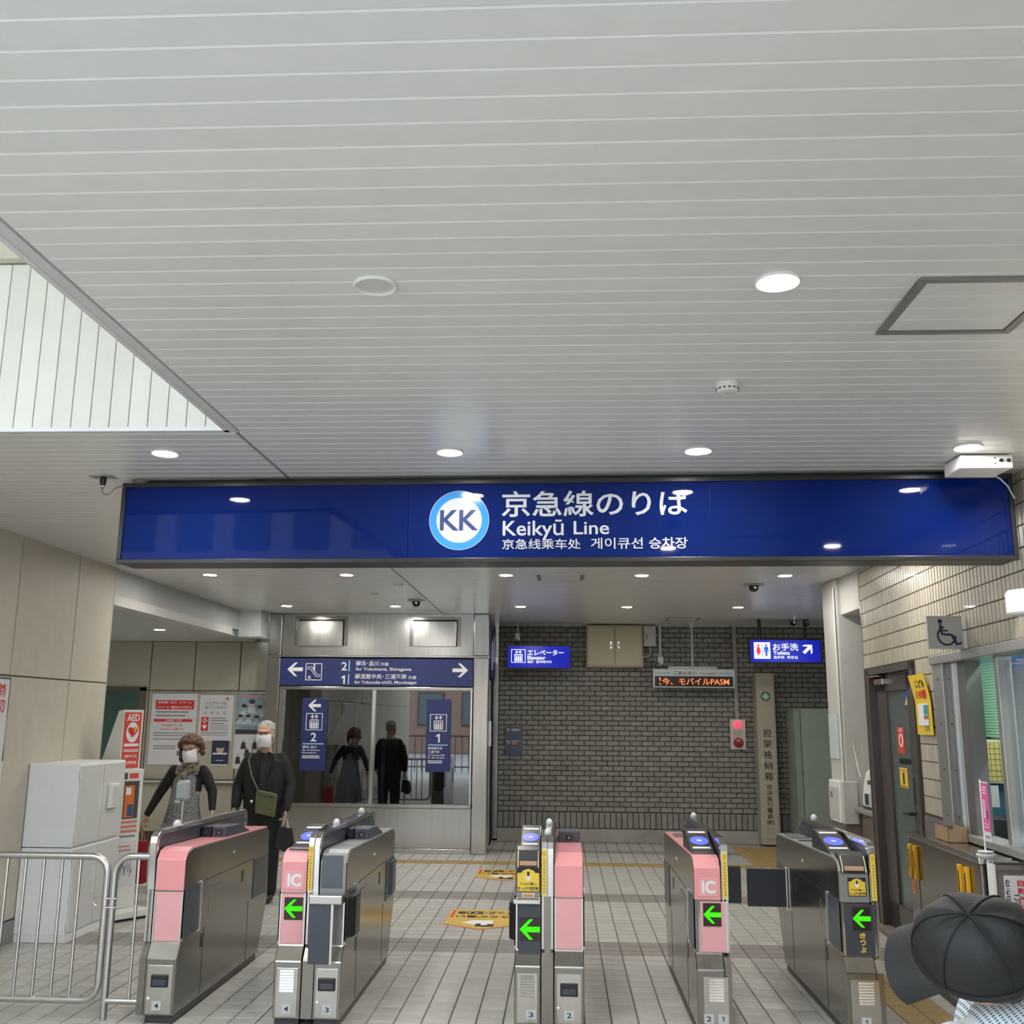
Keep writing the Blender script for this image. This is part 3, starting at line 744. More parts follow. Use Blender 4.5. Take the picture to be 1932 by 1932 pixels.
text(t, '横須賀中央･三浦海岸', -2.512, -1.885, 2.004, 2.066, y, WPRINT, .010); text(t, '方面', -1.865, -1.765, 2.006, 2.046, y, WPRINT, .01)
text(t, 'for Yokosuka-chūō, Miurakaigan', -2.512, -1.760, 1.937, 1.987, y, WPRINT, .012)
def lift_symbol(t, x0, x1, z0, z1, y):
    frame_rect(t, x0, x1, z0, z1, y, .007, WPRINT)
    w = x1-x0; h = z1-z0
    mb = MB()
    frame = [(x0+.22*w, x1-.22*w, z0+.10*h, z0+.14*h), (x0+.22*w, x1-.22*w, z0+.58*h, z0+.63*h), (x0+.22*w, x0+.27*w, z0+.10*h, z0+.63*h), (x1-.27*w, x1-.22*w, z0+.10*h, z0+.63*h)]
    for a, b, c, d in frame: mb.box(a, b, y-.001, y+.001, c, d)
    for k in range(3):
        xc = x0 + w*(.36+.14*k)
        mb.cyl((xc, y-.001, z0+.50*h), .045*w, .002, 'y', 10).box(xc-.05*w, xc+.05*w, y-.001, y+.001, z0+.15*h, z0+.44*h)
    mb.build('lift_symbol', WPRINT, t)
    m2 = MB(); m2.prism(arrow_pts(x0+.38*w, z0+.80*h, .24*w, 1, R(90)), 'y', y-.001, y+.001)
    m2.prism(arrow_pts(x0+.62*w, z0+.80*h, .24*w, 1, R(-90)), 'y', y-.001, y+.001); m2.build('lift_arrows', WPRINT, t)
for x0, x1, num, l1, lab in ((-3.140, -2.830, '2', ['横浜･品川', 'for Yokohama,', 'Shinagawa'], 'tall navy platform 2 sign on the left glass pane'),
                             (-1.632, -1.340, '1', ['横須賀中央', '三浦海岸', 'for Yokosuka-chūō', 'for Miurakaigan'], 'tall navy platform 1 sign on the right glass pane')):
    t = thing('platform_sign', lab, 'sign', ((x0+x1)/2, TOWY-.02, .925), 'platform signs on the tower glass')
    y = TOWY - .005
    bx('board', M_NAVY, t, x0, x1, y, y+.02, .925, 1.772, .002); y -= .0015
    c = (x0+x1)/2
    if num == '2': MB().prism(arrow_pts(c-.005, 1.685, .155, .9, 0), 'y', y-.001, y+.001).build('arrow', WPRINT, t)
    lift_symbol(t, c-.10, c+.10, 1.395, 1.595, y)
    text(t, num, c-(.035 if num == '2' else .024), c+(.035 if num == '2' else .020), 1.265, 1.365, y, WPRINT, .014)
    bx('divider', MATS['pale_blue_print'], t, x0+.03, x1-.03, y-.001, y+.001, 1.23, 1.242)
    z = 1.215
    for i, s_ in enumerate(l1):
        h = .032 if s_[0] > 'z' else .022
        ww = min((x1-x0)*.68, .0095*len(s_)*2.0 if s_[0] <= 'z' else .034*len(s_))
        text(t, s_, x0+.028, x0+.028+ww, z-h, z, y, WPRINT, .010); z -= h + .010
    bars(t, x0+.028, x1-.06, [z-.02, z-.04], .010, y, WPRINT)

# ================================================================== BRICK WALL FITTINGS
K = 13.6/13.9
def bz(z): return 1.55 + (z-1.55)*K
WY = WALLY - .014
t = thing('wall_cupboard', 'beige double-door metal cupboard high on the brick wall', 'cupboard', (.68, WY-.1, bz(2.243)))
x0, x1, z0, z1 = .318*K, 1.076*K, bz(2.243), 2.78
M_CUP = mat('beige_metal', (.52, .46, .32), .45, 0, .03)
bx('body', M_CUP, t, x0, x1, WY-.20, WY, z0, z1, .004)
for a, b, hx in ((x0+.018, (x0+x1)/2-.003, (x0+x1)/2-.05), ((x0+x1)/2+.003, x1-.018, (x0+x1)/2+.05)):
    d = bx('door', M_CUP, t, a, b, WY-.208, WY-.198, z0+.02, z1-.02, .003)
    bx('handle', STEELB, d, hx-.012, hx+.012, WY-.216, WY-.206, z0+.24, z0+.33, .002)
    bx('handle_slot', BLACK, d, hx-.006, hx+.006, WY-.218, WY-.214, z0+.255, z0+.315)
bx('door_gap', KPRINT, t, (x0+x1)/2-.002, (x0+x1)/2+.002, WY-.2075, WY-.199, z0+.02, z1-.02); frame_rect(t, x0+.012, x1-.012, z0+.014, z1-.014, WY-.2005, .004, mat('cupboard_gap', (.10, .085, .06), .6), 'door_outline')
t = thing('junction_box', 'small grey junction box beside the beige cupboard with a curved conduit', 'junction box', (1.15, WY-.06, bz(2.53)))
bx('body', GREYW, t, 1.093*K, 1.261*K, WY-.12, WY, bz(2.53), 2.78, .004)
bx('door', GREYW, t, 1.093*K+.015, 1.261*K-.015, WY-.126, WY-.118, bz(2.53)+.02, 2.76, .002)
bx('latch', STEELD, t, 1.10, 1.118, WY-.132, WY-.124, 2.60, 2.66)
MB().tube([(1.16, WY-.04, bz(2.53)), (1.165, WY-.04, 2.46), (1.16, WY-.04, 2.40), (1.12, WY-.04, 2.37), (1.06, WY-.04, 2.37)], .016, 8).build('conduit', MATS['camera_beige'], t)

# elevator lightbox
M_LB = mat('lightbox_blue', (.006, .012, .22), .15, 0, .02, emit=(.004, .014, .60), es=.26)
M_LBW = mat('lightbox_white', (.8, .82, .9), .2, 0, .02, emit=(.80, .86, 1.0), es=.42)
K2 = 13.2/13.9
def lx(x): return x*K2
def lz(z): return 1.55 + (z-1.55)*K2
t = thing('elevator_lightbox', 'blue lit sign for the elevator with lift symbol by the tower', 'lightbox sign', (-.31, 13.2, lz(2.222)))
x0, x1, z0, z1 = lx(-.766), lx(.105), lz(2.222), lz(2.541)
bx('housing', M_SFR, t, x0, x1, 13.2, 13.29, z0, z1, .004)
bx('lit_face', M_LB, t, x0+.014, x1-.014, 13.194, 13.202, z0+.014, z1-.014)
WP0 = WPRINT; WPRINT = M_LBW
lift_symbol(t, x0+.055, x0+.24, z0+.075, z1-.055, 13.192)
text(t, 'エレベーター', x0+.265, x1-.09, z0+.170, z0+.245, 13.192, M_LBW, .02)
text(t, 'Elevator', x0+.265, x0+.50, z0+.115, z0+.165, 13.192, M_LBW, .025)
text(t, '电梯', x0+.265, x0+.345, z0+.070, z0+.105, 13.192, M_LBW, .015); text(t, '엘리베이터', x0+.375, x0+.575, z0+.070, z0+.105, 13.192, M_LBW, .015)
WPRINT = WP0
MB().tube([(x0+.135, 13.26, 2.80), (x0+.135, 13.26, z1+.07)], .010, 8).build('hanger', GREYW, t)
bx('outlet', GREYW, t, x0+.10, x0+.165, 13.23, 13.28, z1+.06, z1+.16, .004)
MB().tube([(x0+.13, 13.225, z1+.08), (x0+.09, 13.22, z1+.03), (x0+.15, 13.21, z1+.0), (x0+.12, 13.21, z1-.03), (x0+.19, 13.215, z1-.02), (x0+.24, 13.22, z1+.05), (x0+.20, 13.22, z1+.06)], .007, 6).build('cable', BLACK, t)
# floor guide plate
t = thing('floor_guide', 'small slate blue floor guide plate at eye level on the brick', 'sign plate', (-.65, WY, bz(1.07)))
x0, x1, z0, z1 = -.784*K, -.552*K, bz(1.07), bz(1.444)
bx('plate', mat('slate_blue', (.085, .11, .18), .5), t, x0, x1, WY-.012, WY, z0, z1, .002)
text(t, '2', x0+.02, x0+.045, z1-.055, z1-.02, WY-.0135, WP0); text(t, '1', x0+.025, x0+.04, z0+.14, z0+.175, WY-.0135, WP0)
text(t, 'F', x0+.05, x0+.065, z1-.05, z1-.03, WY-.0135, WP0); text(t, 'F', x0+.047, x0+.062, z0+.145, z0+.165, WY-.0135, WP0)
bx('divider', WP0, t, x0+.01, x1-.01, WY-.0135, WY-.012, z0+.18, z0+.184)
bx('red_mark', mat('muted_red', (.42, .19, .20), .5), t, x0+.085, x0+.16, WY-.0135, WY-.012, z0+.135, z0+.18)
bars(t, x0+.085, x1-.02, [z1-.035, z1-.05], .008, WY-.013, WP0)

# LED information display
K3 = 13.3/13.9
t = thing('information_display', 'hanging information display with orange scrolling lettering', 'display', (1.70, 13.3, 1.96))
ix0, ix1, iz0, iz1 = 1.219*K3, 2.315*K3, 1.55+.432*K3, 1.55+.679*K3
bx('case', mat('display_silver', (.55, .56, .57), .4, .2), t, ix0, ix1, 13.3, 13.42, iz0, iz1, .004)
bx('screen', mat('display_black', (.012, .008, .008), .25), t, ix0+.022, ix1-.022, 13.296, 13.301, iz0+.014, iz0+.145)
text(t, 'ごあんない', ix0+.265, ix0+.56, iz1-.075, iz1-.025, 13.297, KPRINT, .012)
text(t, 'Information', ix0+.60, ix0+.82, iz1-.072, iz1-.030, 13.297, GPRINT, .004)
M_BL = mat('display_blue_line', (.12, .40, .58), .5)
bx('blue_line', M_BL, t, ix0+.02, ix0+.225, 13.297, 13.3, iz1-.056, iz1-.046); bx('blue_line', M_BL, t, ix1-.21, ix1-.02, 13.297, 13.3, iz1-.056, iz1-.046)
M_LED = glow('orange_led', (1.0, .20, .055), .75)
text(t, '今、モバイルPASM', ix0+.115, ix1-.075, iz0+.032, iz0+.125, 13.294, M_LED, .006)
mb = MB(); mb.box(ix0+.082, ix0+.094, 13.293, 13.295, iz0+.085, iz0+.125); mb.box(ix0+.070, ix0+.092, 13.293, 13.295, iz0+.115, iz0+.122); mb.prism([(ix0+.070, iz0+.06), (ix0+.080, iz0+.06), (ix0+.108, iz0+.03), (ix0+.098, iz0+.03)], 'y', 13.293, 13.295)
mb.build('cut_character', M_LED, t)
bx('top_rail', GREYW, t, ix0+.20, ix1-.22, 13.32, 13.40, iz1, iz1+.035, .003)
for x, e in ((ix0+.105, False), (ix0+.52, True)): MB().tube([(x, 13.37, 2.80), (x, 13.37, iz1+(.03 if e else .16))], .014, 8).build('hanger_pipe', mat('pale_pipe', (.52, .56, .56), .4), t)
bx('outlet', GREYW, t, ix0+.07, ix0+.14, 13.34, 13.39, iz1+.06, iz1+.16, .004)
bx('pipe_cap', GREYW, t, ix0+.49, ix0+.55, 13.34, 13.40, 2.74, 2.795)
MB().tube([(ix0+.09, 13.335, iz1+.08), (ix0+.04, 13.33, iz1+.06), (ix0+.02, 13.33, iz1+.03), (ix0+.09, 13.33, iz1+.01)], .007, 6).build('cable', BLACK, t)

# conduit and fire alarm
t = thing('fire_alarm', 'cream fire alarm panel with lit red lamp and red push button', 'fire alarm', (2.28, WY, bz(1.176)))
ax0, ax1, az0, az1 = 2.23*K, 2.433*K, bz(1.176), bz(1.568)
bx('panel', mat('cream_plate', (.60, .56, .48), .45), t, ax0, ax1, WY-.05, WY, az0, az1, .004)
ac = (ax0+ax1)/2
MB().lathe((ac, WY-.05, az1-.065), [(.045, 0), (.045, -.012), (.03, -.03), (.0001, -.036)], 'y', 20).build('alarm_lamp', mat('lit_red_lamp', (.7, .02, .04), .3, 0, .02, emit=(1, .02, .05), es=1.6), t)
MB().lathe((ac, WY-.05, az1-.165), [(.058, 0), (.058, -.005), (.0001, -.005)], 'y', 24).build('speaker_grille', mat('cream_grille', (.50, .47, .41), .6), t)
MB().lathe((ac, WY-.05, az0+.085), [(.064, 0), (.064, -.016), (.05, -.022), (.0001, -.022)], 'y', 24).build('push_button', mat('deep_red', (.32, .01, .015), .35), t)
bx('button_label', WP0, t, ac-.02, ac+.02, WY-.075, WY-.071, az0+.105, az0+.115)
MB().cyl((ac, WY-.076, az0+.07), .02, .006, 'y', 16).build('button_centre', mat('dark_red', (.12, .005, .008), .4), t)
bx('conduit', mat('conduit_grey', (.34, .33, .31), .5), t, ac-.028, ac+.022, WY-.035, WY, az1, 2.785)

# stretcher locker
t = thing('stretcher_locker', 'narrow tall beige stretcher locker with green cross and vertical lettering', 'locker', (2.64, WY, 0))
M_LOC = mat('olive_beige_metal', (.43, .40, .31), .45, 0, .03)
qx0, qx1, qz1 = 2.50, 2.735, bz(2.174)
bx('body', M_LOC, t, qx0, qx1, WY-.24, WY, .02, qz1, .004)
d = bx('door', M_LOC, t, qx0+.022, qx1-.022, WY-.248, WY-.238, .09, qz1-.03, .003)
y = WY-.2495; qc = (qx0+qx1)/2
MB().lathe((qc, y, qz1-.30), [(.062, 0), (.062, -.001), (.0001, -.001)], 'y', 32).build('green_disc', mat('safety_green', (.02, .16, .11), .5), t, smooth=False)
MB().box(qc-.018, qc+.018, y-.003, y-.0015, qz1-.342, qz1-.258).box(qc-.042, qc-.018, y-.003, y-.0015, qz1-.318, qz1-.282).box(qc+.018, qc+.042, y-.003, y-.0015, qz1-.318, qz1-.282).build('white_cross', mat('cream_print', (.62, .60, .50), .5), t)
mb = MB(); z = bz(1.445)
for ch in '担架格納箱':
    put_text(mb, ch, (qc-.052, y, z-.100), (.104, 0, 0), (0, 0, .100), .010); z -= .135
mb.build('lettering', KPRINT, t)
mb = MB(); z -= .015
for ch in '京浜急行電鉄':
    put_text(mb, ch, (qc-.036, y, z-.062), (.072, 0, 0), (0, 0, .062), .012); z -= .072
put_text(mb, '㈱', (qc-.044, y, z-.062), (.088, 0, 0), (0, 0, .062), .012)
mb.build('lettering', KPRINT, t)
bars(t, qc-.05, qc+.05, [.16, .19, .22], .006, y, mat('engraved_line', (.30, .28, .21), .5), 'vent_line', 0)
bx('latch', STEELB, d, qx0+.04, qx0+.05, y-.006, y+.002, 1.02, 1.10)

# sage green box behind the column
t = thing('green_partition', 'tall sage green metal casing standing before the brick wall', 'metal casing', (3.25, 13.0, 0))
bx('front', mat('sage_green', (.27, .325, .275), .5, 0, .06, 3), t, 2.96, 3.60, 12.98, 13.02, .02, 1.70, .004)
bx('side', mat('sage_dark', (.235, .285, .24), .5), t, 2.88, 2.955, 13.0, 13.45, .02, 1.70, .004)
bx('top', MATS['sage_green'], t, 2.88, 3.60, 13.0, 13.45, 1.69, 1.71)
# toilets lightbox
K4 = 12.7/13.9
t = thing('toilet_lightbox', 'blue lit toilets sign with red and blue figures and arrow', 'lightbox sign', (2.73, 12.7, 2.25))
x0, x1, z0, z1 = 2.524*K4, 3.459*K4+.03, 1.55+.764*K4, 1.55+1.094*K4
bx('housing', M_SFR, t, x0, x1, 12.7, 12.80, z0, z1, .004)
bx('lit_face', M_LB, t, x0+.016, x1-.016, 12.694, 12.702, z0+.016, z1-.016)
yy = 12.692
MB().box(x0+.055, x0+.255, yy-.001, yy+.001, z0+.055, z1-.045).build('symbol_panel', M_LBW, t)
M_FR = mat('figure_red', (.75, .04, .07), .4, emit=(.8, .03, .06), es=.35); M_FB = mat('figure_blue', (.03, .12, .55), .4, emit=(.02, .12, .6), es=.35)
def figure(cx, m, woman):
    mb = MB().cyl((cx, yy-.003, z1-.082), .014, .002, 'y', 14)
    if woman: mb.prism([(cx-.012, z1-.10), (cx+.012, z1-.10), (cx+.03, z1-.155), (cx+.018, z1-.16), (cx+.026, z1-.185), (cx+.008, z1-.185), (cx+.006, z0+.085), (cx-.006, z0+.085), (cx-.008, z1-.185), (cx-.026, z1-.185), (cx-.018, z1-.16), (cx-.03, z1-.155)], 'y', yy-.003, yy-.0015)
    else: mb.prism([(cx-.024, z1-.10), (cx+.024, z1-.10), (cx+.03, z1-.165), (cx+.02, z1-.165), (cx+.014, z1-.125), (cx+.014, z0+.085), (cx+.002, z0+.085), (cx, z1-.175), (cx-.002, z0+.085), (cx-.014, z0+.085), (cx-.014, z1-.125), (cx-.02, z1-.165), (cx-.03, z1-.165)], 'y', yy-.003, yy-.0015)
    mb.build('figure', m, t)
figure(x0+.110, M_FR, True); figure(x0+.205, M_FB, False)
bx('divider', DGREY, t, x0+.154, x0+.159, yy-.003, yy-.001, z0+.075, z1-.06)
text(t, 'お手洗', x0+.285, x0+.60, z0+.155, z0+.245, yy, M_LBW, .016)
text(t, 'Toilets', x0+.288, x0+.49, z0+.105, z0+.150, yy, M_LBW, .025)
text(t, '洗手间', x0+.29, x0+.42, z0+.055, z0+.092, yy, M_LBW, .015); text(t, '화장실', x0+.455, x0+.585, z0+.055, z0+.092, yy, M_LBW, .015)
MB().prism(arrow_pts(x0+.715, z0+.178, .15, .95, R(-135)), 'y', yy-.001, yy+.001).build('arrow', M_LBW, t)
for x in (x0+.14, x0+.70): MB().tube([(x, 12.75, 2.80), (x, 12.75, z1)], .022, 10).build('hanger', M_SFR, t)
mb = MB(); mb.cyl((3.02, 12.6, 2.72), .02, .06, 'y', 12).cyl((3.02, 12.63, 2.735), .008, .064, 'z', 8); tag(mb.build('bullet_camera', BLACK), 'tiny black bullet camera at the corner by the toilets sign', 'camera')

# ================================================================== LEFT SIDE: NOTICES, RAIL
PY = BWY - .022
def K5(x): return x*BWY/13.0
def Z5(z): return 1.55 + (z-1.55)*BWY/13.0
def poster(name, label, x0, x1, z0, z1, m, cat='poster'):
    t = thing(name, label, cat, ((K5(x0)+K5(x1))/2, PY, Z5(z0)), 'notices on the far beige wall')
    bx('sheet', m, t, K5(x0), K5(x1), PY-.006, PY-.001, Z5(z0), Z5(z1))
    return t, K5(x0), K5(x1), Z5(z0), Z5(z1), PY-.0075
t, x0, x1, z0, z1, y = poster('notice_poster', 'large pale notice with two red banner bands, leftmost on the wall', -5.295, -4.70, .94, 1.833, PAPER)
bx('red_band', RPRINT, t, x0+.05, x1-.04, y-.001, y, z1-.20, z1-.085)
text(t, '新馬場駅（北口）上りホーム', x0+.08, x1-.08, z1-.128, z1-.095, y-.002, WP0, .008); text(t, 'エレベーター運転休止のお知らせ', x0+.07, x1-.06, z1-.190, z1-.155, y-.002, WP0, .008)
bx('red_band', RPRINT, t, x0+.04, x1-.05, y-.001, y, z1-.355, z1-.32)
text(t, '工事期間（予定）', x0+.18, x1-.18, z1-.350, z1-.325, y-.002, WP0, .006)
text(t, '2022年8月19日（金）', x0+.14, x1-.17, z1-.41, z1-.38, y, RPRINT, .008); text(t, '20:30 から 終電 まで', x0+.13, x1-.15, z1-.46, z1-.43, y, RPRINT, .008)
bars(t, x0+.06, x1-.06, [z1-.24, z1-.285], .016, y, GPRINT); bars(t, x0+.05, x1-.05, [z1-.50, z1-.53, z1-.575], .011, y, GPRINT); bars(t, x0+.06, x1-.16, [z1-.66, z1-.69], .012, y, GPRINT)
bx('red_mark', KPRINT, t, x0+.37, x0+.385, y-.001, y, z0+.11, z0+.17)
t, x0, x1, z0, z1, y = poster('help_poster', 'white poster about the help mark with a red cross and heart square', -4.665, -4.225, 1.235, 1.815, PAPER)
frame_rect(t, x0+.02, x1-.02, z0+.05, z1-.02, y, .006, WP0, 'border')
text(t, 'ヘルプマークを', x0+.07, x1-.09, z1-.125, z1-.085, y, KPRINT, .006); text(t, '知っていますか？', x0+.07, x1-.09, z1-.175, z1-.135, y, KPRINT, .006)
bx('red_square', RPRINT, t, x0+.03, x0+.125, y-.001, y, z0+.13, z0+.30)
MB().box(x0+.067, x0+.088, y-.003, y-.0015, z0+.225, z0+.285).box(x0+.048, x0+.107, y-.003, y-.0015, z0+.245, z0+.265).build('white_cross', WP0, t)
MB().prism([(x0+.078, z0+.145), (x0+.105, z0+.185), (x0+.100, z0+.203), (x0+.088, z0+.205), (x0+.078, z0+.193), (x0+.068, z0+.205), (x0+.056, z0+.203), (x0+.051, z0+.185)], 'y', y-.003, y-.0015).build('white_heart', WP0, t)
bars(t, x0+.15, x1-.06, [z0+.28, z0+.25, z0+.215], .012, y, GPRINT); bars(t, x0+.15, x1-.05, [z0+.19, z0+.165, z0+.145], .007, y, GPRINT, jitter=.05); bars(t, x0+.03, x1-.05, [z0+.11, z0+.09, z0+.07], .006, y, GPRINT, jitter=.1)
mb = MB()
for k in range(4): mb.cyl((x0+.08+k*.08, y-.001, z1-.22), .02, .0015, 'y', 10)
mb.build('pale_icons', mat('pale_grey_print', (.45, .45, .46), .6), t)
bx('corner_logo', RPRINT, t, x1-.10, x1-.07, y-.001, y, z1-.06, z1-.03)
t, x0, x1, z0, z1, y = poster('cast_poster', 'blue-grey poster of grouped people, top right beside the tower', -4.188, -3.66, 1.335, 1.841, mat('poster_blue', (.24, .34, .39), .55, 0, .35, 9))
M_SK = mat('poster_skin', (.55, .42, .36), .6); M_HR = mat('poster_dark', (.03, .035, .045), .6); M_PS = mat('poster_pale', (.50, .58, .62), .6, 0, .25, 30)
for px, pz, r in ((.10, .32, .04), (.20, .37, .048), (.30, .31, .04), (.06, .20, .035), (.16, .20, .036), (.27, .19, .036)):
    c = MB().ell((x0+px, y-.0, z0+pz), (r*.72, .002, r)).build('portrait', M_SK, t)
    MB().prism([(x0+px-r*1.5, z0+pz-r*2.4), (x0+px+r*1.5, z0+pz-r*2.4), (x0+px+r*.9, z0+pz-r*.9), (x0+px-r*.9, z0+pz-r*.9)], 'y', y-.0012, y).build('clothing', M_PS, c)
    MB().ell((x0+px, y-.0015, z0+pz+r*.55), (r*.85, .002, r*.6)).build('hair', M_HR, c)
bars(t, x0+.05, x1-.12, [z1-.055], .03, y, mat('pale_red_print', (.6, .25, .28), .6), jitter=0)
bx('dark_foot', M_HR, t, x0+.01, x1-.03, y-.001, y, z0, z0+.05)
t, x0, x1, z0, z1, y = poster('night_poster', 'small dark navy poster of a face under the help poster', -4.473, -4.255, .935, 1.245, mat('poster_navy', (.025, .03, .09), .5, 0, .3, 12))
c = MB().ell(((x0+x1)/2, y, z1-.10), (.05, .002, .062)).build('portrait', M_SK, t); MB().ell(((x0+x1)/2, y-.0015, z1-.058), (.066, .002, .036)).build('hair', M_HR, c)
bars(t, x0+.015, x1-.015, [z1-.17], .02, y-.003, WP0, jitter=0); bars(t, x0+.06, x1-.06, [z0+.06], .008, y, WP0, jitter=0); bx('white_foot', WP0, t, x0, x1, y-.001, y, z0, z0+.016)
t, x0, x1, z0, z1, y = poster('group_poster', 'white poster with dark clothed figures beside the grey haired man', -4.19, -3.72, .90, 1.325, PAPER)
for k in range(7):
    px, pz = x0+.07+.05*k + random.uniform(-.01, .01), z0+.12+.09*((k*2) % 3)
    c = MB().ell((px, y, pz+.045), (.016, .002, .02)).build('portrait', M_SK, t)
    MB().prism([(px-.035, pz-.06), (px+.035, pz-.06), (px+.022, pz+.025), (px-.022, pz+.025)], 'y', y-.0012, y).build('clothing', M_HR, c)
tag(MB().box(K5(-5.30), K5(-3.70), PY-.016, PY-.004, Z5(1.842), Z5(1.862)).build('poster_rail', STEELB), 'bright steel picture rail above the notices', 'rail')
t = thing('handrail', 'slim steel handrail along the far beige wall', 'handrail', (-4.5, PY-.04, .72))
MB().tube([(-5.33, PY-.05, .745), (-3.6, PY-.05, .745)], .018, 10).build('rail', STEELB, t)
bx('backing', STEELD, t, -5.33, -3.6, PY-.012, PY-.001, .715, .775)
for x in (-5.0, -4.3, -3.75): bx('bracket', STEEL, t, x-.015, x+.015, PY-.05, PY, .73, .75)

# framed poster on the left wall
t = thing('crossing_poster', 'framed poster with red lettering on the beige left wall', 'poster', (LWX, 6.45, 1.0))
bx('frame', CHROME, t, LWX, LWX+.018, 5.95, 6.88, .98, 1.80, .003)
bx('sheet', PAPER, t, LWX+.017, LWX+.0205, 5.97, 6.86, 1.0, 1.785)
mb = MB()
for i, ch in enumerate('踏切'): put_text(mb, ch, (LWX+.022, 6.72, 1.665-i*.105), (0, .10, 0), (0, 0, .09), .02)
mb.build('lettering', RPRINT, t)

# ---- white storage cabinet
t = thing('storage_cabinet', 'white two-tier metal storage cabinet behind the railing', 'cabinet', (-3.66, 7.65, 0))
c0, c1, e0, e1 = -3.825, -3.45, 7.27, 8.05
bx('upper_body', WHITEB, t, c0, c1-.012, e0, e1, .632, 1.205, .004); bx('lower_body', WHITEB, t, c0, c1-.012, e0, e1, .05, .626, .004)
bx('plinth', WHITEB, t, c0+.004, c1-.006, e0+.004, e1-.004, 0, .05)
M_CD = mat('cabinet_door_grey', (.66, .67, .67), .4, 0, .02)
for z0, z1, up in ((.645, 1.19, 1), (.06, .615, 0)):
    for y0, y1, hy in ((e0+.02, (e0+e1)/2-.003, -.05), ((e0+e1)/2+.003, e1-.02, .05)):
        d = bx('door', M_CD, t, c1-.012, c1, y0, y1, z0, z1, .003)
        yc = (e0+e1)/2 + (-.035 if hy < 0 else .07)
        if hy < 0: bx('handle', WHITE, d, c1-.002, c1+.006, yc-.012, yc+.006, z0+.22, z0+.40, .002)
bx('lock_case', WHITE, t, c1, c1+.035, e0+.47, e0+.62, .86, 1.04, .008); bx('lock_recess', M_CD, t, c1+.030, c1+.038, e0+.49, e0+.60, .88, 1.02, .006)
for z in (1.13, .70, .56, .12): bx('hinge', WHITE, t, c1-.006, c1+.006, e0+.004, e0+.016, z-.03, z+.03)

# ---- defibrillator stand
FR[0] = Matrix.Translation((-3.425, 8.165, 0)) @ Matrix.Rotation(R(56), 4, 'Z')
t = thing('defibrillator_stand', 'tall white and red AED stand next to the storage cabinet', 'aed stand', (0, .15, 0))
a0, a1, f0, f1 = -.112, .100, .03, .19
W2 = mat('aed_white', (.72, .72, .69), .4, 0, .03)
bx('base', W2, t, a0-.05, a1+.06, f0-.16, f1+.10, .02, .07, .006); bx('base_foot', BLACK, t, a0-.03, a1+.04, f0-.14, f1+.08, 0, .02)
bx('lower_case', W2, t, a0, a1, f0, f1, .07, 1.125, .006)
MB().prism([(f0+.045, 1.125), (f1+.18, 1.125), (f0+.12, 1.585), (f0+.045, 1.595)], 'x', a0+.015, a1-.015).build('header', W2, t, .004)
y = f0+.043
bx('red_panel', mat('aed_red', (.68, .075, .05), .4), t, a0+.025, a1-.035, y-.002, y+.002, 1.135, 1.575)
text(t, 'AED', a0+.045, a1-.055, 1.505, 1.56, y-.004, WP0, .02)
MB().ell(((a0+a1)/2-.003, y-.003, 1.415), (.056, .003, .080), 28, 10).build('white_oval', WP0, t)
hx, hz = (a0+a1)/2-.003, 1.375
MB().prism([(hx, hz), (hx+.040, hz+.045), (hx+.043, hz+.068), (hx+.030, hz+.082), (hx+.012, hz+.080), (hx, hz+.068), (hx-.012, hz+.080), (hx-.030, hz+.082), (hx-.043, hz+.068), (hx-.040, hz+.045)], 'y', y-.0085, y-.0065).build('red_heart', RPRINT, t)
MB().prism([(hx+.036, hz+.095), (hx+.046, hz+.088), (hx+.022, hz+.055), (hx+.028, hz+.052), (hx+.008, hz+.035), (hx+.013, hz+.060), (hx+.006, hz+.064)], 'y', y-.0105, y-.009).build('yellow_bolt', YELL, t)
bars(t, a0+.035, a1-.045, [1.305], .022, y-.003, WP0, jitter=0); bars(t, a0+.035, a1-.045, [1.275, 1.262], .007, y-.003, WP0, jitter=0)
text(t, '自動体外式', a0+.045, a1-.055, 1.215, 1.240, y-.004, WP0, .015); text(t, '除細動器', a0+.045, a1-.055, 1.165, 1.190, y-.004, WP0, .015)
y = f0-.002
bx('red_tag', MATS['aed_red'], t, a0+.085, a1-.05, y-.001, y+.001, 1.055, 1.095); bx('dark_tag', DARK, t, a0+.02, a0+.065, y-.001, y+.001, 1.05, 1.10)
bx('window', mat('aed_window', (.09, .085, .09), .12), t, a0+.045, a1-.035, y-.001, y+.002, .745, 1.035)
k = bx('device', mat('aed_orange', (.72, .17, .03), .45), t, a0+.052, a1-.075, y-.003, y, .755, 1.0, .01)
bx('device_label', mat('aed_blue_label', (.05, .09, .20), .5), k, a0+.08, a1-.08, y-.0045, y-.0025, .765, .855); bx('device_tag', WP0, k, a0+.06, a0+.105, y-.0045, y-.0025, .93, .985)
bars(t, a0+.03, a1-.03, [.71, .675, .64], .02, y, mat('aed_red_text', (.62, .22, .18), .6), jitter=.05); bars(t, a0+.03, a1-.04, [.605], .014, y, GPRINT, jitter=0)
bx('info_sheet', PAPER, t, a0+.012, a1-.025, y-.0015, y+.001, .24, .575); bars(t, a0+.03, a1-.05, [.53, .50], .012, y-.002, MATS['aed_red_text'])
mb = MB()
for i in range(9): mb.tube([(a0+.03+.016*i, y-.003, .27+.022*(i*5 % 9)), (a0+.05+.014*i, y-.003, .33+.018*(i*3 % 8)), (a0+.045+.015*i, y-.003, .30+.02*(i*2 % 7))], .0025, 4)
mb.build('line_drawings', GPRINT, t)
MB().tube([(a0+.008, f0-.012, .50), (a0+.008, f0-.016, .56), (a0+.004, f0-.012, .60)], .006, 6).build('latch', DGREY, t)

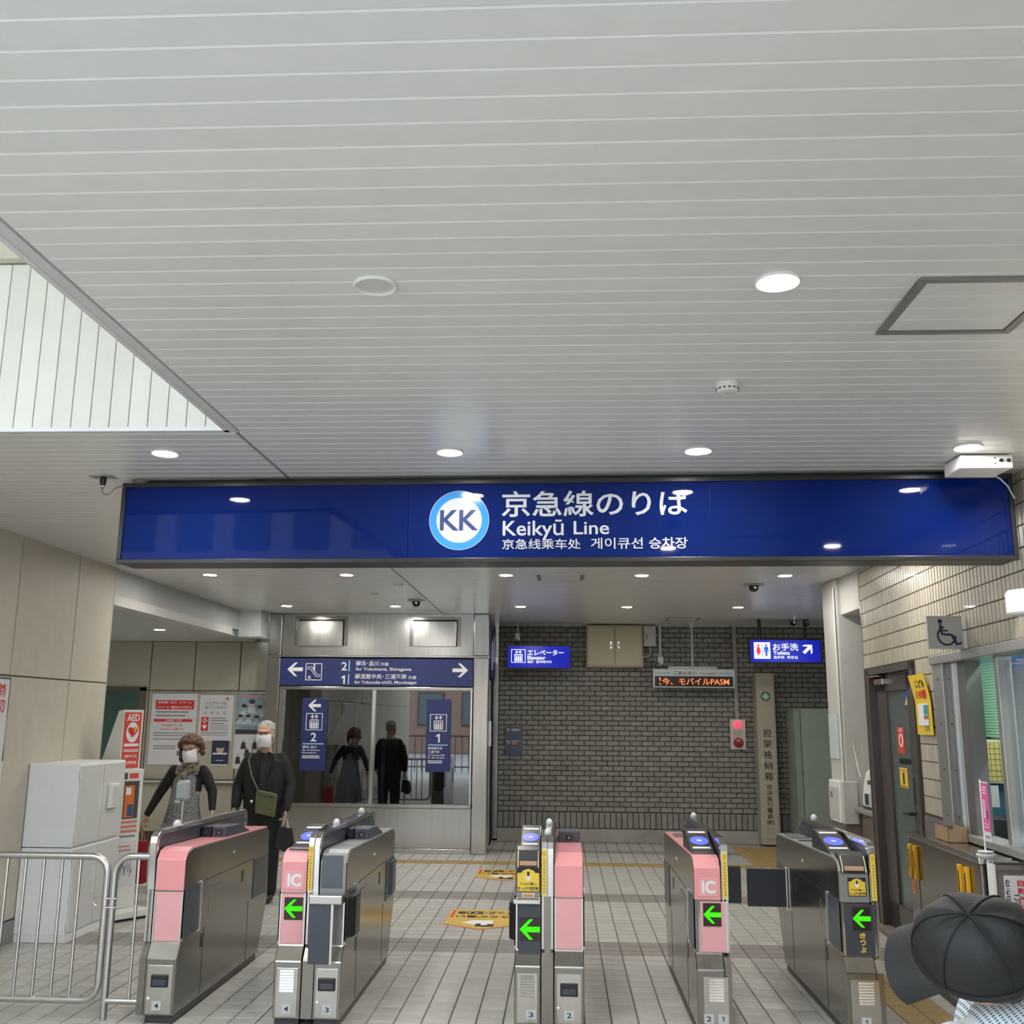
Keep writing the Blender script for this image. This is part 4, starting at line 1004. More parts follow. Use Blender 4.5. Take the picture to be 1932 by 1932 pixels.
FR[0] = Matrix.Identity(4)
# ---- steel railings
def railing(label, pts_fn, bars_x, extra):
    t = thing('steel_railing', label, 'railing', (extra['c'], 5.543, 0), 'steel tube railings')
    MB().tube(pts_fn, .0185, 12).build('frame_tube', TUBE, t)
    for x in bars_x: MB().tube([(x, 5.543, .09), (x, 5.543, .80)], .0085, 8).build('baluster', TUBE, t)
    return t
def rrect(x0, x1, z0, z1, r):
    return [(x0, 5.543, z0), (x1-r, 5.543, z0)] + arc((x1-r, z0+r), r, -90, 0, 6, 'xz', 5.543)[1:] + arc((x1-r, z1-r), r, 0, 90, 6, 'xz', 5.543) + [(x0, 5.543, z1)]
t = railing('long steel railing standing before the white cabinet', rrect(-4.4, -2.432, .092, .808, .085), [-2.583-.1*i for i in range(18)], {'c': -3.4})
MB().tube([(-4.1, 5.543, .09), (-4.1, 5.543, 0)], .0185, 12).build('foot', TUBE, t)
MB().tube(arc((-2.462, .585), .022, 90, 270, 8, 'xz', 5.515) , .004, 6).build('clasp_ring', TUBE, t)
pts = [(-2.205, 5.543, .812)] + arc((-2.392+.09, .812-.09), .09, 90, 180, 6, 'xz', 5.543) + [(-2.392, 5.543, .0)]
t = railing('short steel railing joined to the pink ticket gate', pts, [-2.264], {'c': -2.3})
MB().tube([(-2.392, 5.543, .092), (-2.205, 5.543, .092)], .0165, 12).build('bottom_tube', TUBE, t)
for z in (.555, .60): MB().tube([(-2.425, 5.515, z), (-2.36, 5.515, z)], .004, 6).build('clasp_pin', TUBE, t)

# ---- grey sensor on a post behind the first gate
t = thing('sensor_post', 'grey boxy sensor head on a steel post behind the pink gate', 'sensor post', (-2.66, 7.2, 0))
MB().tube([(-2.66, 7.2, .02), (-2.66, 7.2, .98)], .011, 10).build('post', TUBE, t); MB().cyl((-2.66, 7.2, 0), .06, .02).build('foot', TUBE, t)
h = MB().box(-2.705, -2.635, 7.16, 7.26, .97, 1.105).build('head', mat('sensor_grey', (.42, .48, .50), .45), t, .016, 3)
bx('front_plate', MATS['sensor_grey'], t, -2.700, -2.650, 7.150, 7.165, .985, 1.09, .006)
MB().cyl((-2.69, 7.17, .955), .022, .02, n=14).build('collar', MATS['sensor_grey'], t)

# ================================================================== RIGHT SIDE
# small white unit and notice strip on the column, shelf with the white terminal
t = thing('intercom_box', 'white intercom box fixed to the light grey column', 'intercom', (2.385, 9.25, .70))
bx('case', WHITE, t, 2.36, 2.40, 9.06, 9.40, .70, 1.05, .012); bx('cover', GREYW, t, 2.352, 2.362, 9.08, 9.38, .73, 1.0, .006)
bx('screen', MGREY, t, 2.349, 2.354, 9.25, 9.33, .90, .95); bx('front_case', GREYW, t, 2.37, 2.50, 8.99, 9.018, .70, 1.05, .008)
tag(MB().box(2.388, 2.398, 9.12, 9.40, 1.23, 1.62).build('blank_notice', mat('pale_blue_notice', (.60, .65, .68), .4), bevel=.002), 'pale blank notice strip on the light grey column', 'notice')
t = thing('wall_shelf', 'brown fronted shelf in the alcove under the white terminal', 'shelf', (2.7, 8.7, 0))
bx('shelf_board', mat('shelf_taupe', (.26, .24, .22), .4), t, 2.46, 2.93, 8.42, 9.02, .80, .845, .015); bx('support', MATS['brown_kick_panel'], t, 2.52, 2.93, 8.44, 9.02, 0, .80)
t = thing('ticket_terminal', 'white curved-back terminal standing on the alcove shelf', 'terminal', (2.62, 8.62, .845))
b = MB().prism([(8.55, .845), (8.86, .845), (8.87, .90), (8.83, 1.03), (8.74, 1.14), (8.66, 1.17), (8.60, 1.15), (8.56, 1.04)], 'x', 2.50, 2.74).build('body', WHITE, t, .012, 3)
bx('dark_opening', BLACK, t, 2.494, 2.503, 8.68, 8.79, .88, .97, .012); bx('round_dial', mat('pale_mint', (.45, .62, .58), .3), t, 2.492, 2.502, 8.62, 8.67, .88, .98, .015)
bx('card_slot', DGREY, t, 2.493, 2.502, 8.585, 8.68, 1.05, 1.08); bx('base_strip', BLACK, t, 2.492, 2.502, 8.57, 8.85, .853, .868)
bx('yellow_tag', YELL, t, 2.59, 2.63, 8.66, 8.70, 1.165, 1.20)
tag(MB().tube([(2.47, 8.60, 1.60), (2.47, 8.93, 1.40), (2.47, 8.95, 1.35), (2.47, 8.85, 1.18), (2.47, 8.78, 1.10)], .004, 6).tube([(2.47, 8.58, 1.42), (2.47, 8.68, 1.37), (2.47, 8.68, 1.25)], .003, 6).build('acrylic_guard', mat('pale_acrylic_edge', (.75, .74, .55), .2)), 'clear acrylic guard edges above the white terminal', 'guard')

FR[0] = WF
# door stickers
def sticker(name, label, cat, s0, s1, z0, z1, m, n=-.056):
    t = thing(name, label, cat, ((s0+s1)/2, n, z0)); bx('film', m, t, s0, s1, n, n+.0015, z0, z1); return t
t = sticker('aed_sticker', 'red AED sticker with a white oval on the door glass', 'sticker', 2.62, 2.80, 1.325, 1.515, MATS['aed_red'])
MB().ell((2.71, -.054, 1.42), (.055, .001, .05)).build('oval', WP0, t); MB().ell((2.71, -.0535, 1.42), (.028, .0015, .034)).build('heart', RPRINT, t)
text(t, 'AED', 2.66, 2.76, 1.482, 1.505, -.0535, WP0, .02, face=1)
t = sticker('camera_sticker', 'yellow sticker with a black device outline on the door glass', 'sticker', 2.60, 2.80, 1.085, 1.225, YELL)
MB().box(2.68, 2.72, -.0545, -.0535, 1.11, 1.19).build('device_print', KPRINT, t); bars(t, 2.62, 2.78, [1.092], .008, -.054, RPRINT, jitter=0); bars(t, 2.62, 2.78, [1.20], .012, -.054, MATS['aed_red_text'], jitter=0)
t = sticker('corner_sticker', 'small blue and yellow sticker at the top of the door glass', 'sticker', 2.46, 2.58, 1.66, 1.77, mat('sticker_blue', (.05, .08, .35), .4))
MB().prism([(2.46, 1.67), (2.55, 1.67), (2.47, 1.74)], 'y', -.0545, -.053).build('yellow_corner', YELL, t)
t = sticker('notice_strip', 'white upright notice strip on the bronze door stile', 'notice', LE0+.10, LE0+.16, 1.215, 1.41, PAPER, -.0395)
bars(t, LE0+.115, LE0+.145, [1.23+.018*i for i in range(9)], .008, -.0378, GPRINT)
tag(MB().box(2.46, 2.80, -.0572, -.056, 1.252, 1.256).box(2.46, 2.80, -.0572, -.056, 1.288, 1.292).build('door_print', KPRINT), 'black printed line on the door glass', 'lettering')
o = bpy.data.objects['door_print']
mb = MB()
for k in range(9): mb.box(2.47+k*.037, 2.495+k*.037, -.0565, -.0552, 1.258, 1.287)
mb.build('print_blocks', KPRINT, o)
MB().lathe((DO0+.10, -.04, .64), [(.02, 0), (.03, .01), (.03, .03), (.018, .045), (.0001, .045)], 'y', 16).build('door_knob', CHROME, dr)

# yellow child-safety board, curling off the tiles
t = thing('child_safety_board', 'yellow curling board with red and black lettering on the tiles', 'sign', (1.93, .02, 1.47))
def kd(s, z):  # curl
    u = (z-1.47)/.41
    return .012 + .05*max(0, u-.45)**1.5 + .03*max(0, .25-abs(s-1.93))*u
mb = MB(); N = 14
def outline(z):
    u = (z-1.47)/.39
    l = 2.055 + .075*max(0, u-.55)/.45; r_ = 1.715 + .05*max(0, u-.6)/.4 + .02*u
    return r_, l
rows = [1.47+.39*i/N for i in range(N+1)]
vs, fs = [], []
for z in rows:
    r_, l = outline(z)
    for j in range(9):
        s = r_ + (l-r_)*j/8; vs.append((s, kd(s, z), z))
for i in range(N):
    for j in range(8):
        a = i*9+j; fs.append((a, a+9, a+10, a+1))
n0 = len(vs); vs2 = vs + [(p[0], p[1]-.003, p[2]) for p in vs]; fs2 = fs + [tuple(n0+i for i in reversed(f)) for f in fs]
mb.add(vs2, fs2).build('sheet', mat('safety_yellow', (.86, .60, .05), .35, 0, .03), t, smooth=True)
def ktext(s_, s0, s1, z0, z1, m):
    mb = MB(); put_text(mb, s_, (s1, 0, z0), (s0-s1, 0, 0), (0, 0, z1-z0), .03)
    for v in mb.v: v.y = kd(v.x, v.z) + .002
    mb.build('lettering', m, t)
ktext('こども', 1.80, 1.98, 1.775, 1.825, KPRINT); ktext('110番', 1.78, 2.0, 1.70, 1.762, RPRINT)
bx('white_patch', WP0, t, 1.78, 1.99, .016, .0175, 1.53, 1.67); bx('blue_patch', mat('patch_teal', (.05, .30, .36), .5), t, 1.78, 1.87, .0178, .019, 1.60, 1.66); bx('brown_patch', mat('patch_brown', (.35, .16, .07), .5), t, 1.78, 1.87, .0178, .019, 1.57, 1.595)
bars(t, 1.79, 1.87, [1.50, 1.52], .009, .018, GPRINT, jitter=0)
# wheelchair sign standing out from the wall
FR[0] = Matrix.Identity(4)
t = thing('wheelchair_sign', 'square grey projecting sign with a dark wheelchair symbol', 'sign', (2.22, 6.0, 1.968))
x0, x1, z0, z1, y = 2.118, 2.318, 1.968, 2.158, 5.99
bx('panel', mat('sign_silver', (.47, .47, .46), .4, .2), t, x0, x1, y, y+.02, z0, z1, .002); bx('edge_strip', CHROME, t, x1-.004, x1+.008, y-.004, y+.024, z0, z1)
M_WC = mat('indigo_print', (.018, .014, .05), .5); yy = y-.002; cx, cz = x0+.105, z0+.075
mb = MB().tube([(cx + .05*math.cos(R(a)), yy, cz + .052*math.sin(R(a))) for a in range(105, 371, 15)], [.0055]*18, 6)
mb.build('wheel_arc', M_WC, t)
MB().tube([(x0+.073, yy, z1-.05), (x0+.080, yy, z1-.105), (x0+.135, yy, z1-.110), (x0+.162, yy, z1-.165), (x0+.185, yy, z1-.155)], .0075, 6).build('figure_body', M_WC, t)
MB().tube([(x0+.078, yy, z1-.085), (x0+.115, yy, z1-.085)], .005, 6).build('figure_arm', M_WC, t); MB().ell((x0+.073, yy, z1-.032), (.0125, .002, .0135)).build('figure_head', M_WC, t)
FR[0] = WF
# round white lamp at the picture edge
t = thing('wall_lamp', 'round white drum fitting high on the tiled wall', 'wall lamp', (-.20, .02, 2.05))
MB().cyl((-.20, 0, 2.13), .03, .05, 'y', 16).build('arm', WHITE, t); MB().lathe((-.20, .125, 2.04), [(.085, 0), (.095, .01), (.095, .10), (.085, .115), (.0001, .115)], 'z', 28).build('drum', WHITE, t)

# ---- ticket office window
wn = thing('window_1', 'ticket office window with grey aluminium frame and sliding panes', 'window', (.4, -.05, WIZ0), kind='structure')
M_ALU = mat('satin_aluminium', (.46, .46, .45), .38, .75, .04, 20, (4, 4, .1))
for a, b, z0, z1, n0, n1 in ((WI1-.19, WI1, WIZ0, WIZ1, -.09, .03), (WI0, WI1+.005, WIZ1-.04, WIZ1+.015, -.12, .045), (WI0, WI1, WIZ0-.02, WIZ0+.02, -.12, .02), (WI1-.36, WI1-.19, WIZ0, WIZ1-.04, -.11, .0), (WI0, WI0+.1, WIZ0, WIZ1, -.1, .03)):
    bx('frame_bar', M_ALU, wn, a, b, n0, n1, z0, z1, .004)
for s in (WI1-.23, WI1-.27, WI1-.31): bx('slide_track', STEELB, wn, s-.004, s+.004, 0, .012, WIZ0+.02, WIZ1-.045)
mb = MB()
for s in (WI1-.10, WI1-.25):
    for k in range(4): mb.cyl((s, .028 if s > WI1-.19 else -.001, 1.0+k*.27), .008, .004, 'y', 10)
mb.build('frame_screws', DGREY, wn)
bx('inner_post', mat('dark_aluminium', (.16, .16, .155), .5, .5), wn, 1.12, 1.24, -.10, -.01, WIZ0, WIZ1)
bx('mullion', M_ALU, wn, .62, .672, -.09, -.01, WIZ0, WIZ1-.04, .003)
M_WGL = pane_mat('office_glass', (.86, .9, .9), .06)
bx('pane', M_WGL, wn, WI0+.1, .63, -.055, -.048, WIZ0+.02, WIZ1-.04)
# frosted sheet hung behind the near pane
tag(MB().box(WI0+.1, .60, -.085, -.078, WIZ0+.09, WIZ1-.06).build('window_sheet', mat('frosted_sheet', (.66, .67, .72), .3, 0, .06, 2)), 'pale frosted sheet behind the near office window pane', 'sheet')
t = thing('window_blind', 'green slatted blind inside the ticket office window', 'blind', (1.3, -.15, 1.45))
M_BLD = mat('green_blind', (.24, .46, .27), .5, 0, .04)
for k in range(26):
    z = 1.895 - k*.0165
    MB().prism([(-.150, z), (-.134, z-.0135), (-.1345, z-.0145), (-.1505, z-.001)], 'x', .68, 1.9).build('slat', M_BLD, t)
bx('bottom_rail', M_BLD, t, .68, 1.9, -.155, -.135, 1.455, 1.468)
struct(MB().box(-2.0, 2.10, -1.35, -1.30, 0, 2.7).build('wall_booth', mat('booth_grey', (.30, .33, .33), .6)), 'grey rear wall inside the ticket office')
struct(MB().box(2.02, 2.08, -1.30, -.16, 0, 2.7).build('wall_booth_end', mat('teal_booth_wall', (.022, .10, .135), .6)), 'deep teal end wall inside the ticket office')
t = thing('added_booth_lamp', 'white ceiling lamp added unseen to light the ticket office inside', 'ceiling lamp', (.6, -.7, 2.55))  # lamp added out of sight to brighten the office interior
bx('case', WHITE, t, .0, 1.5, -.80, -.60, 2.60, 2.66, .004); bx('diffuser', glow('booth_fill_glow', (.93, 1.0, .97), 22), t, .02, 1.48, -.78, -.62, 2.585, 2.60)
FR[0] = Matrix.Identity(4)
t = thing('booth_board', 'yellow ruled roster board with pale frame inside the booth', 'board', (2.84, 6.93, 1.17))
bx('frame', GREYW, t, 2.742, 3.00, 6.905, 6.93, 1.165, 1.445, .004); bx('sheet', mat('roster_yellow', (.46, .42, .12), .5, 0, .1, 20), t, 2.757, 2.985, 6.900, 6.906, 1.18, 1.43)
mb = MB()
for k in range(7): mb.box(2.78+k*.03, 2.782+k*.03, 6.8985, 6.9005, 1.18, 1.43)
for k in range(6): mb.box(2.757, 2.985, 6.8985, 6.9005, 1.21+k*.035, 1.212+k*.035)
mb.build('ruled_lines', DGREY, t)
tag(MB().box(2.672, 2.684, 6.91, 6.94, 1.12, 1.445).build('booth_strip', GREYW), 'thin pale strip on the teal booth wall', 'strip')
tag(MB().box(2.70, 2.80, 6.86, 6.865, 1.02, 1.155).build('booth_paper', mat('grey_green_paper', (.46, .49, .47), .6)), 'pale paper notice under the roster board in the booth', 'paper')
t = thing('booth_desk', 'dark desk with equipment inside the ticket office', 'desk', (2.8, 6.6, 0)); bx('desk_top', mat('desk_dark', (.035, .035, .035), .5), t, 2.55, 3.4, 5.7, 6.88, .78, .82); bx('equipment', BLACK, t, 2.62, 2.95, 6.55, 6.8, .82, .98, .01); bx('desk_front', MATS['desk_dark'], t, 2.56, 2.60, 5.72, 6.86, 0, .78)
FR[0] = WF

# ---- stainless counter with grab hooks
t = thing('ticket_counter', 'stainless steel ticket office counter along the tiled wall', 'counter', (.9, .1, 0))
ct0, ct1 = .56, 1.84
bx('front_panel', STEELD, t, ct0, ct1, .02, .178, .05, .835, .003); bx('top', STEEL, t, ct0-.01, ct1+.01, .0, .19, .838, .872, .006); bx('kick', DGREY, t, ct0, ct1, .02, .165, 0, .05)
for s in (1.66, .72): bx('panel_joint', KPRINT, t, s-.006, s+.006, .1775, .1795, .05, .70)
for s, lab in ((1.72, 'yellow cane holder clips on the far end of the counter front'), (.80, 'yellow cane holder clips on the near end of the counter front')):
    h = thing('cane_holder', lab, 'cane holder', (s, .19, .60), 'yellow cane holders on the counter')
    for ds in (-.075, .03):
        MB().box(s+ds, s+ds+.045, .1785, .200, .60, .80).build('clip', mat('clip_yellow', (.80, .42, .02), .4), h, .004)
        bx('slot', KPRINT, h, s+ds+.014, s+ds+.028, .1995, .2012, .66, .77)
    st = tag(MB().box(s-.045 if s < 1 else s+.02, s+.03 if s < 1 else s+.095, .1785, .1800, .50, .585).build('counter_sticker', mat('orange_sticker', (.72, .38, .10), .5)), 'small orange sticker below the %s cane holder' % ('near' if s < 1 else 'far'), 'sticker')
    o = bars(st, s-.03 if s < 1 else s+.035, s+.015 if s < 1 else s+.08, [.52, .54, .56], .008, .1805, RPRINT)
# cardboard tray, flag banner
t = thing('cardboard_tray', 'open brown cardboard box on the steel counter', 'box', (1.33, .06, .872))
M_CB = mat('cardboard', (.36, .24, .14), .7, 0, .06)
b0, b1, m0, m1, q0, q1 = 1.20, 1.44, .02, .13, .8735, .955
MB().box(b0, b1, m0, m1, q0, q0+.004).box(b0, b1, m0, m0+.004, q0, q1).box(b0, b1, m1-.004, m1, q0, q1).box(b0, b0+.004, m0, m1, q0, q1-.01).box(b1-.004, b1, m0, m1, q0, q1-.01).build('tray', M_CB, t)
t = thing('flag_banner', 'small pink advertising banner on a white stand on the counter', 'banner', (.66, .08, .872))
MB().lathe((.67, .11, .872), [(.048, 0), (.048, .006), (.012, .010), (.008, .02), (.0001, .02)], 'z', 24).build('base', WHITE, t); MB().lathe((.67, .11, .888), [(.040, 0), (.040, .004), (.0001, .004)], 'z', 24).build('upper_disc', WHITE, t)
MB().tube([(.67, .11, .88), (.672, .11, 1.255)], .0045, 8).build('pole', WHITE, t)
bx('flag', mat('magenta_banner', (.76, .12, .36), .5), t, .575, .668, .107, .110, .995, 1.24); bx('flag_foot', PAPER, t, .575, .668, .107, .110, .945, .995)
bx('crossbar', WHITE, t, .572, .672, .106, .111, 1.24, 1.246)
bx('phone_print', mat('banner_pale', (.62, .62, .68), .5), t, .622, .650, .1095, .1112, 1.06, 1.155); bx('watch_print', DGREY, t, .594, .606, .1095, .1112, 1.06, 1.10); bars(t, .60, .655, [1.20, 1.215, 1.185], .006, .1108, WP0); bars(t, .59, .65, [1.03, 1.015], .004, .1108, WP0); bars(t, .585, .655, [.965], .008, .1108, GPRINT)
FR[0] = Matrix.Identity(4)
# notice stand at the end of the counter
t = thing('notice_stand', 'framed white notice with red and black vertical lettering by the counter', 'notice stand', (2.27, 5.50, 0))
n0, n1, y = 2.165, 2.345, 5.44
bx('cabinet', mat('taupe_steel', (.25, .215, .205), .4, .4), t, n0, n1+.25, y+.006, y+.06, .03, .855, .004)
bx('top_rim', STEELB, t, n0-.01, n1+.01, y-.004, y+.066, .855, .868, .003); bx('left_rim', WHITE, t, n0-.010, n0+.004, y-.004, y+.066, .03, .855)
bx('right_frame', MATS['hatch_aluminium'], t, n1-.034, n1, y-.002, y+.008, .05, .84); bx('top_frame', MATS['hatch_aluminium'], t, n0+.004, n1, y-.002, y+.008, .825, .85)
bx('sheet', PAPER, t, n0+.042, n1-.038, y-.004, y, .14, .80)
def vtext(s_, x, z, h, m, w=None, step=1.18):
    mb = MB()
    for i, ch in enumerate(s_): put_text(mb, ch, (x, y-.0055, z-h-i*h*step), (w or h, 0, 0), (0, 0, h), .02)
    mb.build('lettering', m, t)
vtext('自動改札機', n1-.075, .782, .033, RPRINT); vtext('を', n1-.073, .782-.033*1.18*5, .033, KPRINT)
vtext('ご利用下さい', n0+.082, .715, .033, KPRINT); vtext('お客様のご協力をお願いします', n0+.046, .782, .023, KPRINT, None, 1.12)
bx('foot', DGREY, t, n0, n1+.25, y+.01, y+.055, 0, .03)

# ================================================================== TICKET GATES
GY = 5.53
def PYZ(pts): return [(GY+a, z) for a, z in pts]
BODY = [(-.045, .04), (-.045, .315), (.0, .385), (.0, .80), (.03, .835), (.09, .848), (1.50, .815), (1.545, .79), (1.575, .35), (1.42, .04)]
M_IC = mat('reader_black', (.02, .022, .026), .3, 0, .1)
M_BLUE = mat('reader_blue_pad', (.10, .15, .72), .3, 0, .04, emit=(.10, .16, .9), es=.12)
M_GREEN = glow('green_arrow_led', (.06, .85, .015), .5)
M_AMB = mat('display_brown', (.03, .018, .012), .3)
M_GLID = mat('gate_grey_shell', (.27, .275, .285), .35, .2, .04)
M_NUM = mat('number_plate', (.55, .58, .60), .4)
M_LEDW = mat('white_dome', (.72, .73, .74), .25, 0, .02)
YB = mat('guide_yellow', (.78, .60, .10), .4, 0, .04)
def unit(t, x0, x1, shell, outer, front=None, top='plain'):
    """One lane-side body of a gate between x0 and x1; outer: the passage side, -1 left, +1 right, 0 both."""
    MB().prism(PYZ(BODY), 'x', x0, x1).build('body', STEELD, t, .004, 1)
    MB().prism(PYZ([(-.025, 0), (1.40, 0), (1.40, .04), (-.025, .04)]), 'x', x0+.008, x1-.008).build('base', DGREY, t)
    # coloured cap: front hood and top skin
    o = [(-.006, .645), (-.006, .80), (.028, .842), (.088, .856), (1.50, .822), (1.50, .812), (.09, .845), (.03, .832), (.001, .80), (.001, .645)]
    MB().prism(PYZ(o), 'x', x0+.003, x1-.003).build('top_shell', shell, t, .002, 1)
    # side seams and panels on the passage side
    for sd, xs in ((-1, x0), (1, x1)):
        if outer not in (sd, 0): continue
        e = .0015*sd
        def side(name, m, y0, y1, z0, z1, d=.003): return bx(name, m, t, xs, xs+d*sd, GY+y0, GY+y1, z0, z1)
        side('front_flap_recess', DARK, .0, .245, .405, .65, .004); side('rear_flap_recess', DARK, 1.23, 1.535, .40, .64, .004)
        side('flap_hinge', CHROME, .245, .258, .395, .66, .008)
        side('seam', KPRINT, .26, 1.23, .648, .652, .0012); side('seam', KPRINT, .34, .343, .05, .40, .0012); side('seam', KPRINT, 1.15, 1.153, .05, .40, .0012)
        side('inspection_plate', STEELD, .40, .62, .46, .60, .0022); side('sensor_dot', CHROME, .80, .815, .735, .75, .003); side('sensor_window', DGREY, .98, 1.02, .54, .61, .002); side('sensor_window', DGREY, .30, .345, .30, .37, .002)
        side('corner_strip', STEELB, .0, .012, .39, .645, .0035)
def front_plain(t, x0, x1, panel, lock_side=-1, num='4', vents=False):
    bx('front_panel', panel, t, x0+.012, x1-.010, GY-.005, GY+.001, .392, .636, .002)
    for x in (x0+.003, x1-.011): bx('edge_strip', CHROME, t, x, x+.008, GY-.004, GY+.001, .39, .64)
    bx('service_door', STEEL, t, x0+.014, x1-.014, GY-.049, GY-.044, .05, .285, .002)
    xm = (x0+x1)/2
    if vents:
        mb = MB()
        for k in range(8): mb.prism([(GY-.057, .172+k*.0135), (GY-.048, .172+k*.0135), (GY-.048, .181+k*.0135), (GY-.052, .181+k*.0135)], 'x', xm-.036, xm+.036)
        mb.build('vent', STEEL, t)
        m2 = MB()
        for k in range(8): m2.cyl((xm+.040, GY-.051, .177+k*.0135), .0028, .003, 'y', 8)
        m2.build('vent_dots', WP0, t)
    else:
        k = bx('outlet', BLACK, t, xm-.045, xm+.045, GY-.057, GY-.048, .178, .240, .005); bx('outlet_flap', DARK, k, xm-.034, xm+.034, GY-.061, GY-.056, .188, .215, .002)
        MB().lathe((x0+.024, GY-.049, .12), [(.010, 0), (.010, -.004), (.006, -.006), (.0001, -.006)], 'y', 16).build('lock', STEELB, t)
def number(t, x, num):
    b = bx('number_plate', M_NUM, t, x-.024, x+.024, GY-.052, GY-.048, .068, .112)
    text(b, num, x-(.012 if num != '1' else .006), x+(.012 if num != '1' else .005), .078, .102, GY-.053, KPRINT, .006, name='numeral')
def arrow_display(t, x0, x1, z0, z1, m=None):
    d = bx('arrow_display', m or M_AMB, t, x0, x1, GY-.0085, GY-.004, z0, z1, .002)
    MB().prism(arrow_pts((x0+x1)/2, (z0+z1)/2, (x1-x0)*.98, .98, 0), 'y', GY-.0105, GY-.009).build('arrow', M_GREEN, d)
def reader(t, x0, x1, y0=.06):
    r = MB().prism(PYZ([(y0, .86), (y0+.05, .862), (y0+.36, .945), (y0+.43, .945), (y0+.43, .82), (y0, .83)]), 'x', x0, x1).build('card_reader', M_IC, t, .006)
    L = math.hypot(.31, .083); sl = Matrix.Rotation(math.atan2(.083, .31), 3, 'X'); xm = (x0+x1)/2
    def on(a, b, h): return V(a, GY+y0+.05, .862) + sl @ V(0, b, h)
    mb = MB(); n = 32; w = (x1-x0)
    ring = [on(xm+.40*w*math.cos(2*math.pi*i/n), .155+.060*math.sin(2*math.pi*i/n), .0015) for i in range(n)]
    low = [p - V(0, 0, .004) for p in ring]
    mb.add(ring + low, [tuple(range(n))] + [(i, n+i, n+(i+1) % n, (i+1) % n) for i in range(n)]).build('touch_pad', M_BLUE, r)
    m2 = MB()
    for b in (.268, .045):
        q = [on(xm-.38*w, b, .002), on(xm+.38*w, b, .002), on(xm+.38*w, b+.020, .002), on(xm-.38*w, b+.020, .002)]
        m2.add(q + [p - V(0, 0, .004) for p in q], [(0, 1, 2, 3), (0, 4, 5, 1), (1, 5, 6, 2), (2, 6, 7, 3), (3, 7, 4, 0)])
    m2.build('light_bars', WP0, r)
    m3 = MB(); q = [on(xm-.10*w, .145, .0022), on(xm+.10*w, .145, .0022), on(xm+.10*w, .165, .0022), on(xm-.10*w, .165, .0022)]; m3.add(q, [(0, 1, 2, 3)]).build('pad_logo', WP0, r)
def rear_box(t, x0, x1, m=None):
    k = MB().prism(PYZ([(.66, .835), (.66, .905), (.92, .895), (1.15, .83), (1.15, .80)]), 'x', x0, x1).build('rear_box', m or DARK, t, .006); xm = (x0+x1)/2
    bx('rear_sensor', BLACK, k, xm-.02, xm+.02, GY+.655, GY+.662, .855, .885); MB().cyl((xm, GY+.652, .868), .007, .004, 'y', 12).build('rear_lens', STEELD, k)
def inlet(t, x0, x1):
    k = MB().prism(PYZ([(-.012, .785), (-.012, .80), (.03, .872), (.10, .885), (.10, .80)]), 'x', x0, x1).build('ticket_inlet', M_IC, t, .004)
    xm = (x0+x1)/2; w = x1-x0
    MB().prism(PYZ([(-.016, .802), (-.008, .822), (-.002, .818), (-.010, .798)]), 'x', xm-.36*w, xm+.36*w).build('ticket_slot', mat('slot_bronze', (.45, .28, .18), .35), k)
    for x in (x0+.006, x1-.012): MB().tube([(x+.003, GY-.016, .79), (x+.003, GY-.004, .83), (x+.003, GY+.025, .868)], .0032, 6).build('inlet_rim', mat('cream_rim', (.72, .64, .40), .3), k)
def fin(t, x0, x1, domes=(), strip=True, both=False):
    """Raised guide fin: steel bow with a dark infill."""
    path = [(-.008, .645), (-.012, .885), (-.002, .918), (.028, .939), (.07, .946), (1.40, .935), (1.52, .93), (1.56, .912), (1.575, .87), (1.57, .80)]
    outer = path; inner = [(.022, .66), (.020, .875), (.034, .90), (.075, .918), (1.50, .903), (1.53, .87), (1.53, .80)]
    n = 2 if x1-x0 > .05 else 1
    for k in range(n):
        a = x0 + (x1-x0)*k/n + .001; b = x0 + (x1-x0)*(k+1)/n - .001
        MB().prism(PYZ(outer + inner[::-1]), 'x', a, b).build('guide_bow', CHROME if k >= 0 else STEEL, t, .003, 1)
    MB().prism(PYZ([(.02, .655), (.018, .874), (.034, .90), (.075, .916), (1.50, .90), (1.53, .87), (1.53, .80), (.4, .70)]), 'x', x0+.008, x1-.008).build('infill', DARK, t)
    mb = MB().prism(PYZ([(-.035, .04), (1.4, .04), (1.55, .70), (.02, .70), (.02, .385), (-.035, .315)]), 'x', x0+.003, x1-.003); mb.build('spine', STEELD, t)
    for k in range(2): bx('spine_strip', STEELB, t, x0+.004+k*(x1-x0-.018), x0+.014+k*(x1-x0-.018), GY+.0 , GY+.03, .39, .645)
    for d in domes: MB().ell(((x0+x1)/2, GY+d, .948), (.020, .034, .026), 16, 10).build('indicator_dome', M_LEDW, t)
    if strip:
        xm = x0+.016 if n == 2 else (x0+x1)/2
        s_ = bx('guide_label', YB, t, xm-.013, xm+.013, GY-.0155, GY-.0115, .655, .882, .001)
        mb = MB()
        for i in range(11): mb.box(xm-.004, xm+.004, GY-.0168, GY-.0154, .668+i*.0155, .677+i*.0155)
        mb.build('guide_print', mat('amber_print', (.50, .26, .03), .5), s_); bx('guide_mark', mat('amber_mark', (.72, .40, .03), .5), s_, xm-.009, xm+.009, GY-.0168, GY-.0154, .85, .872)
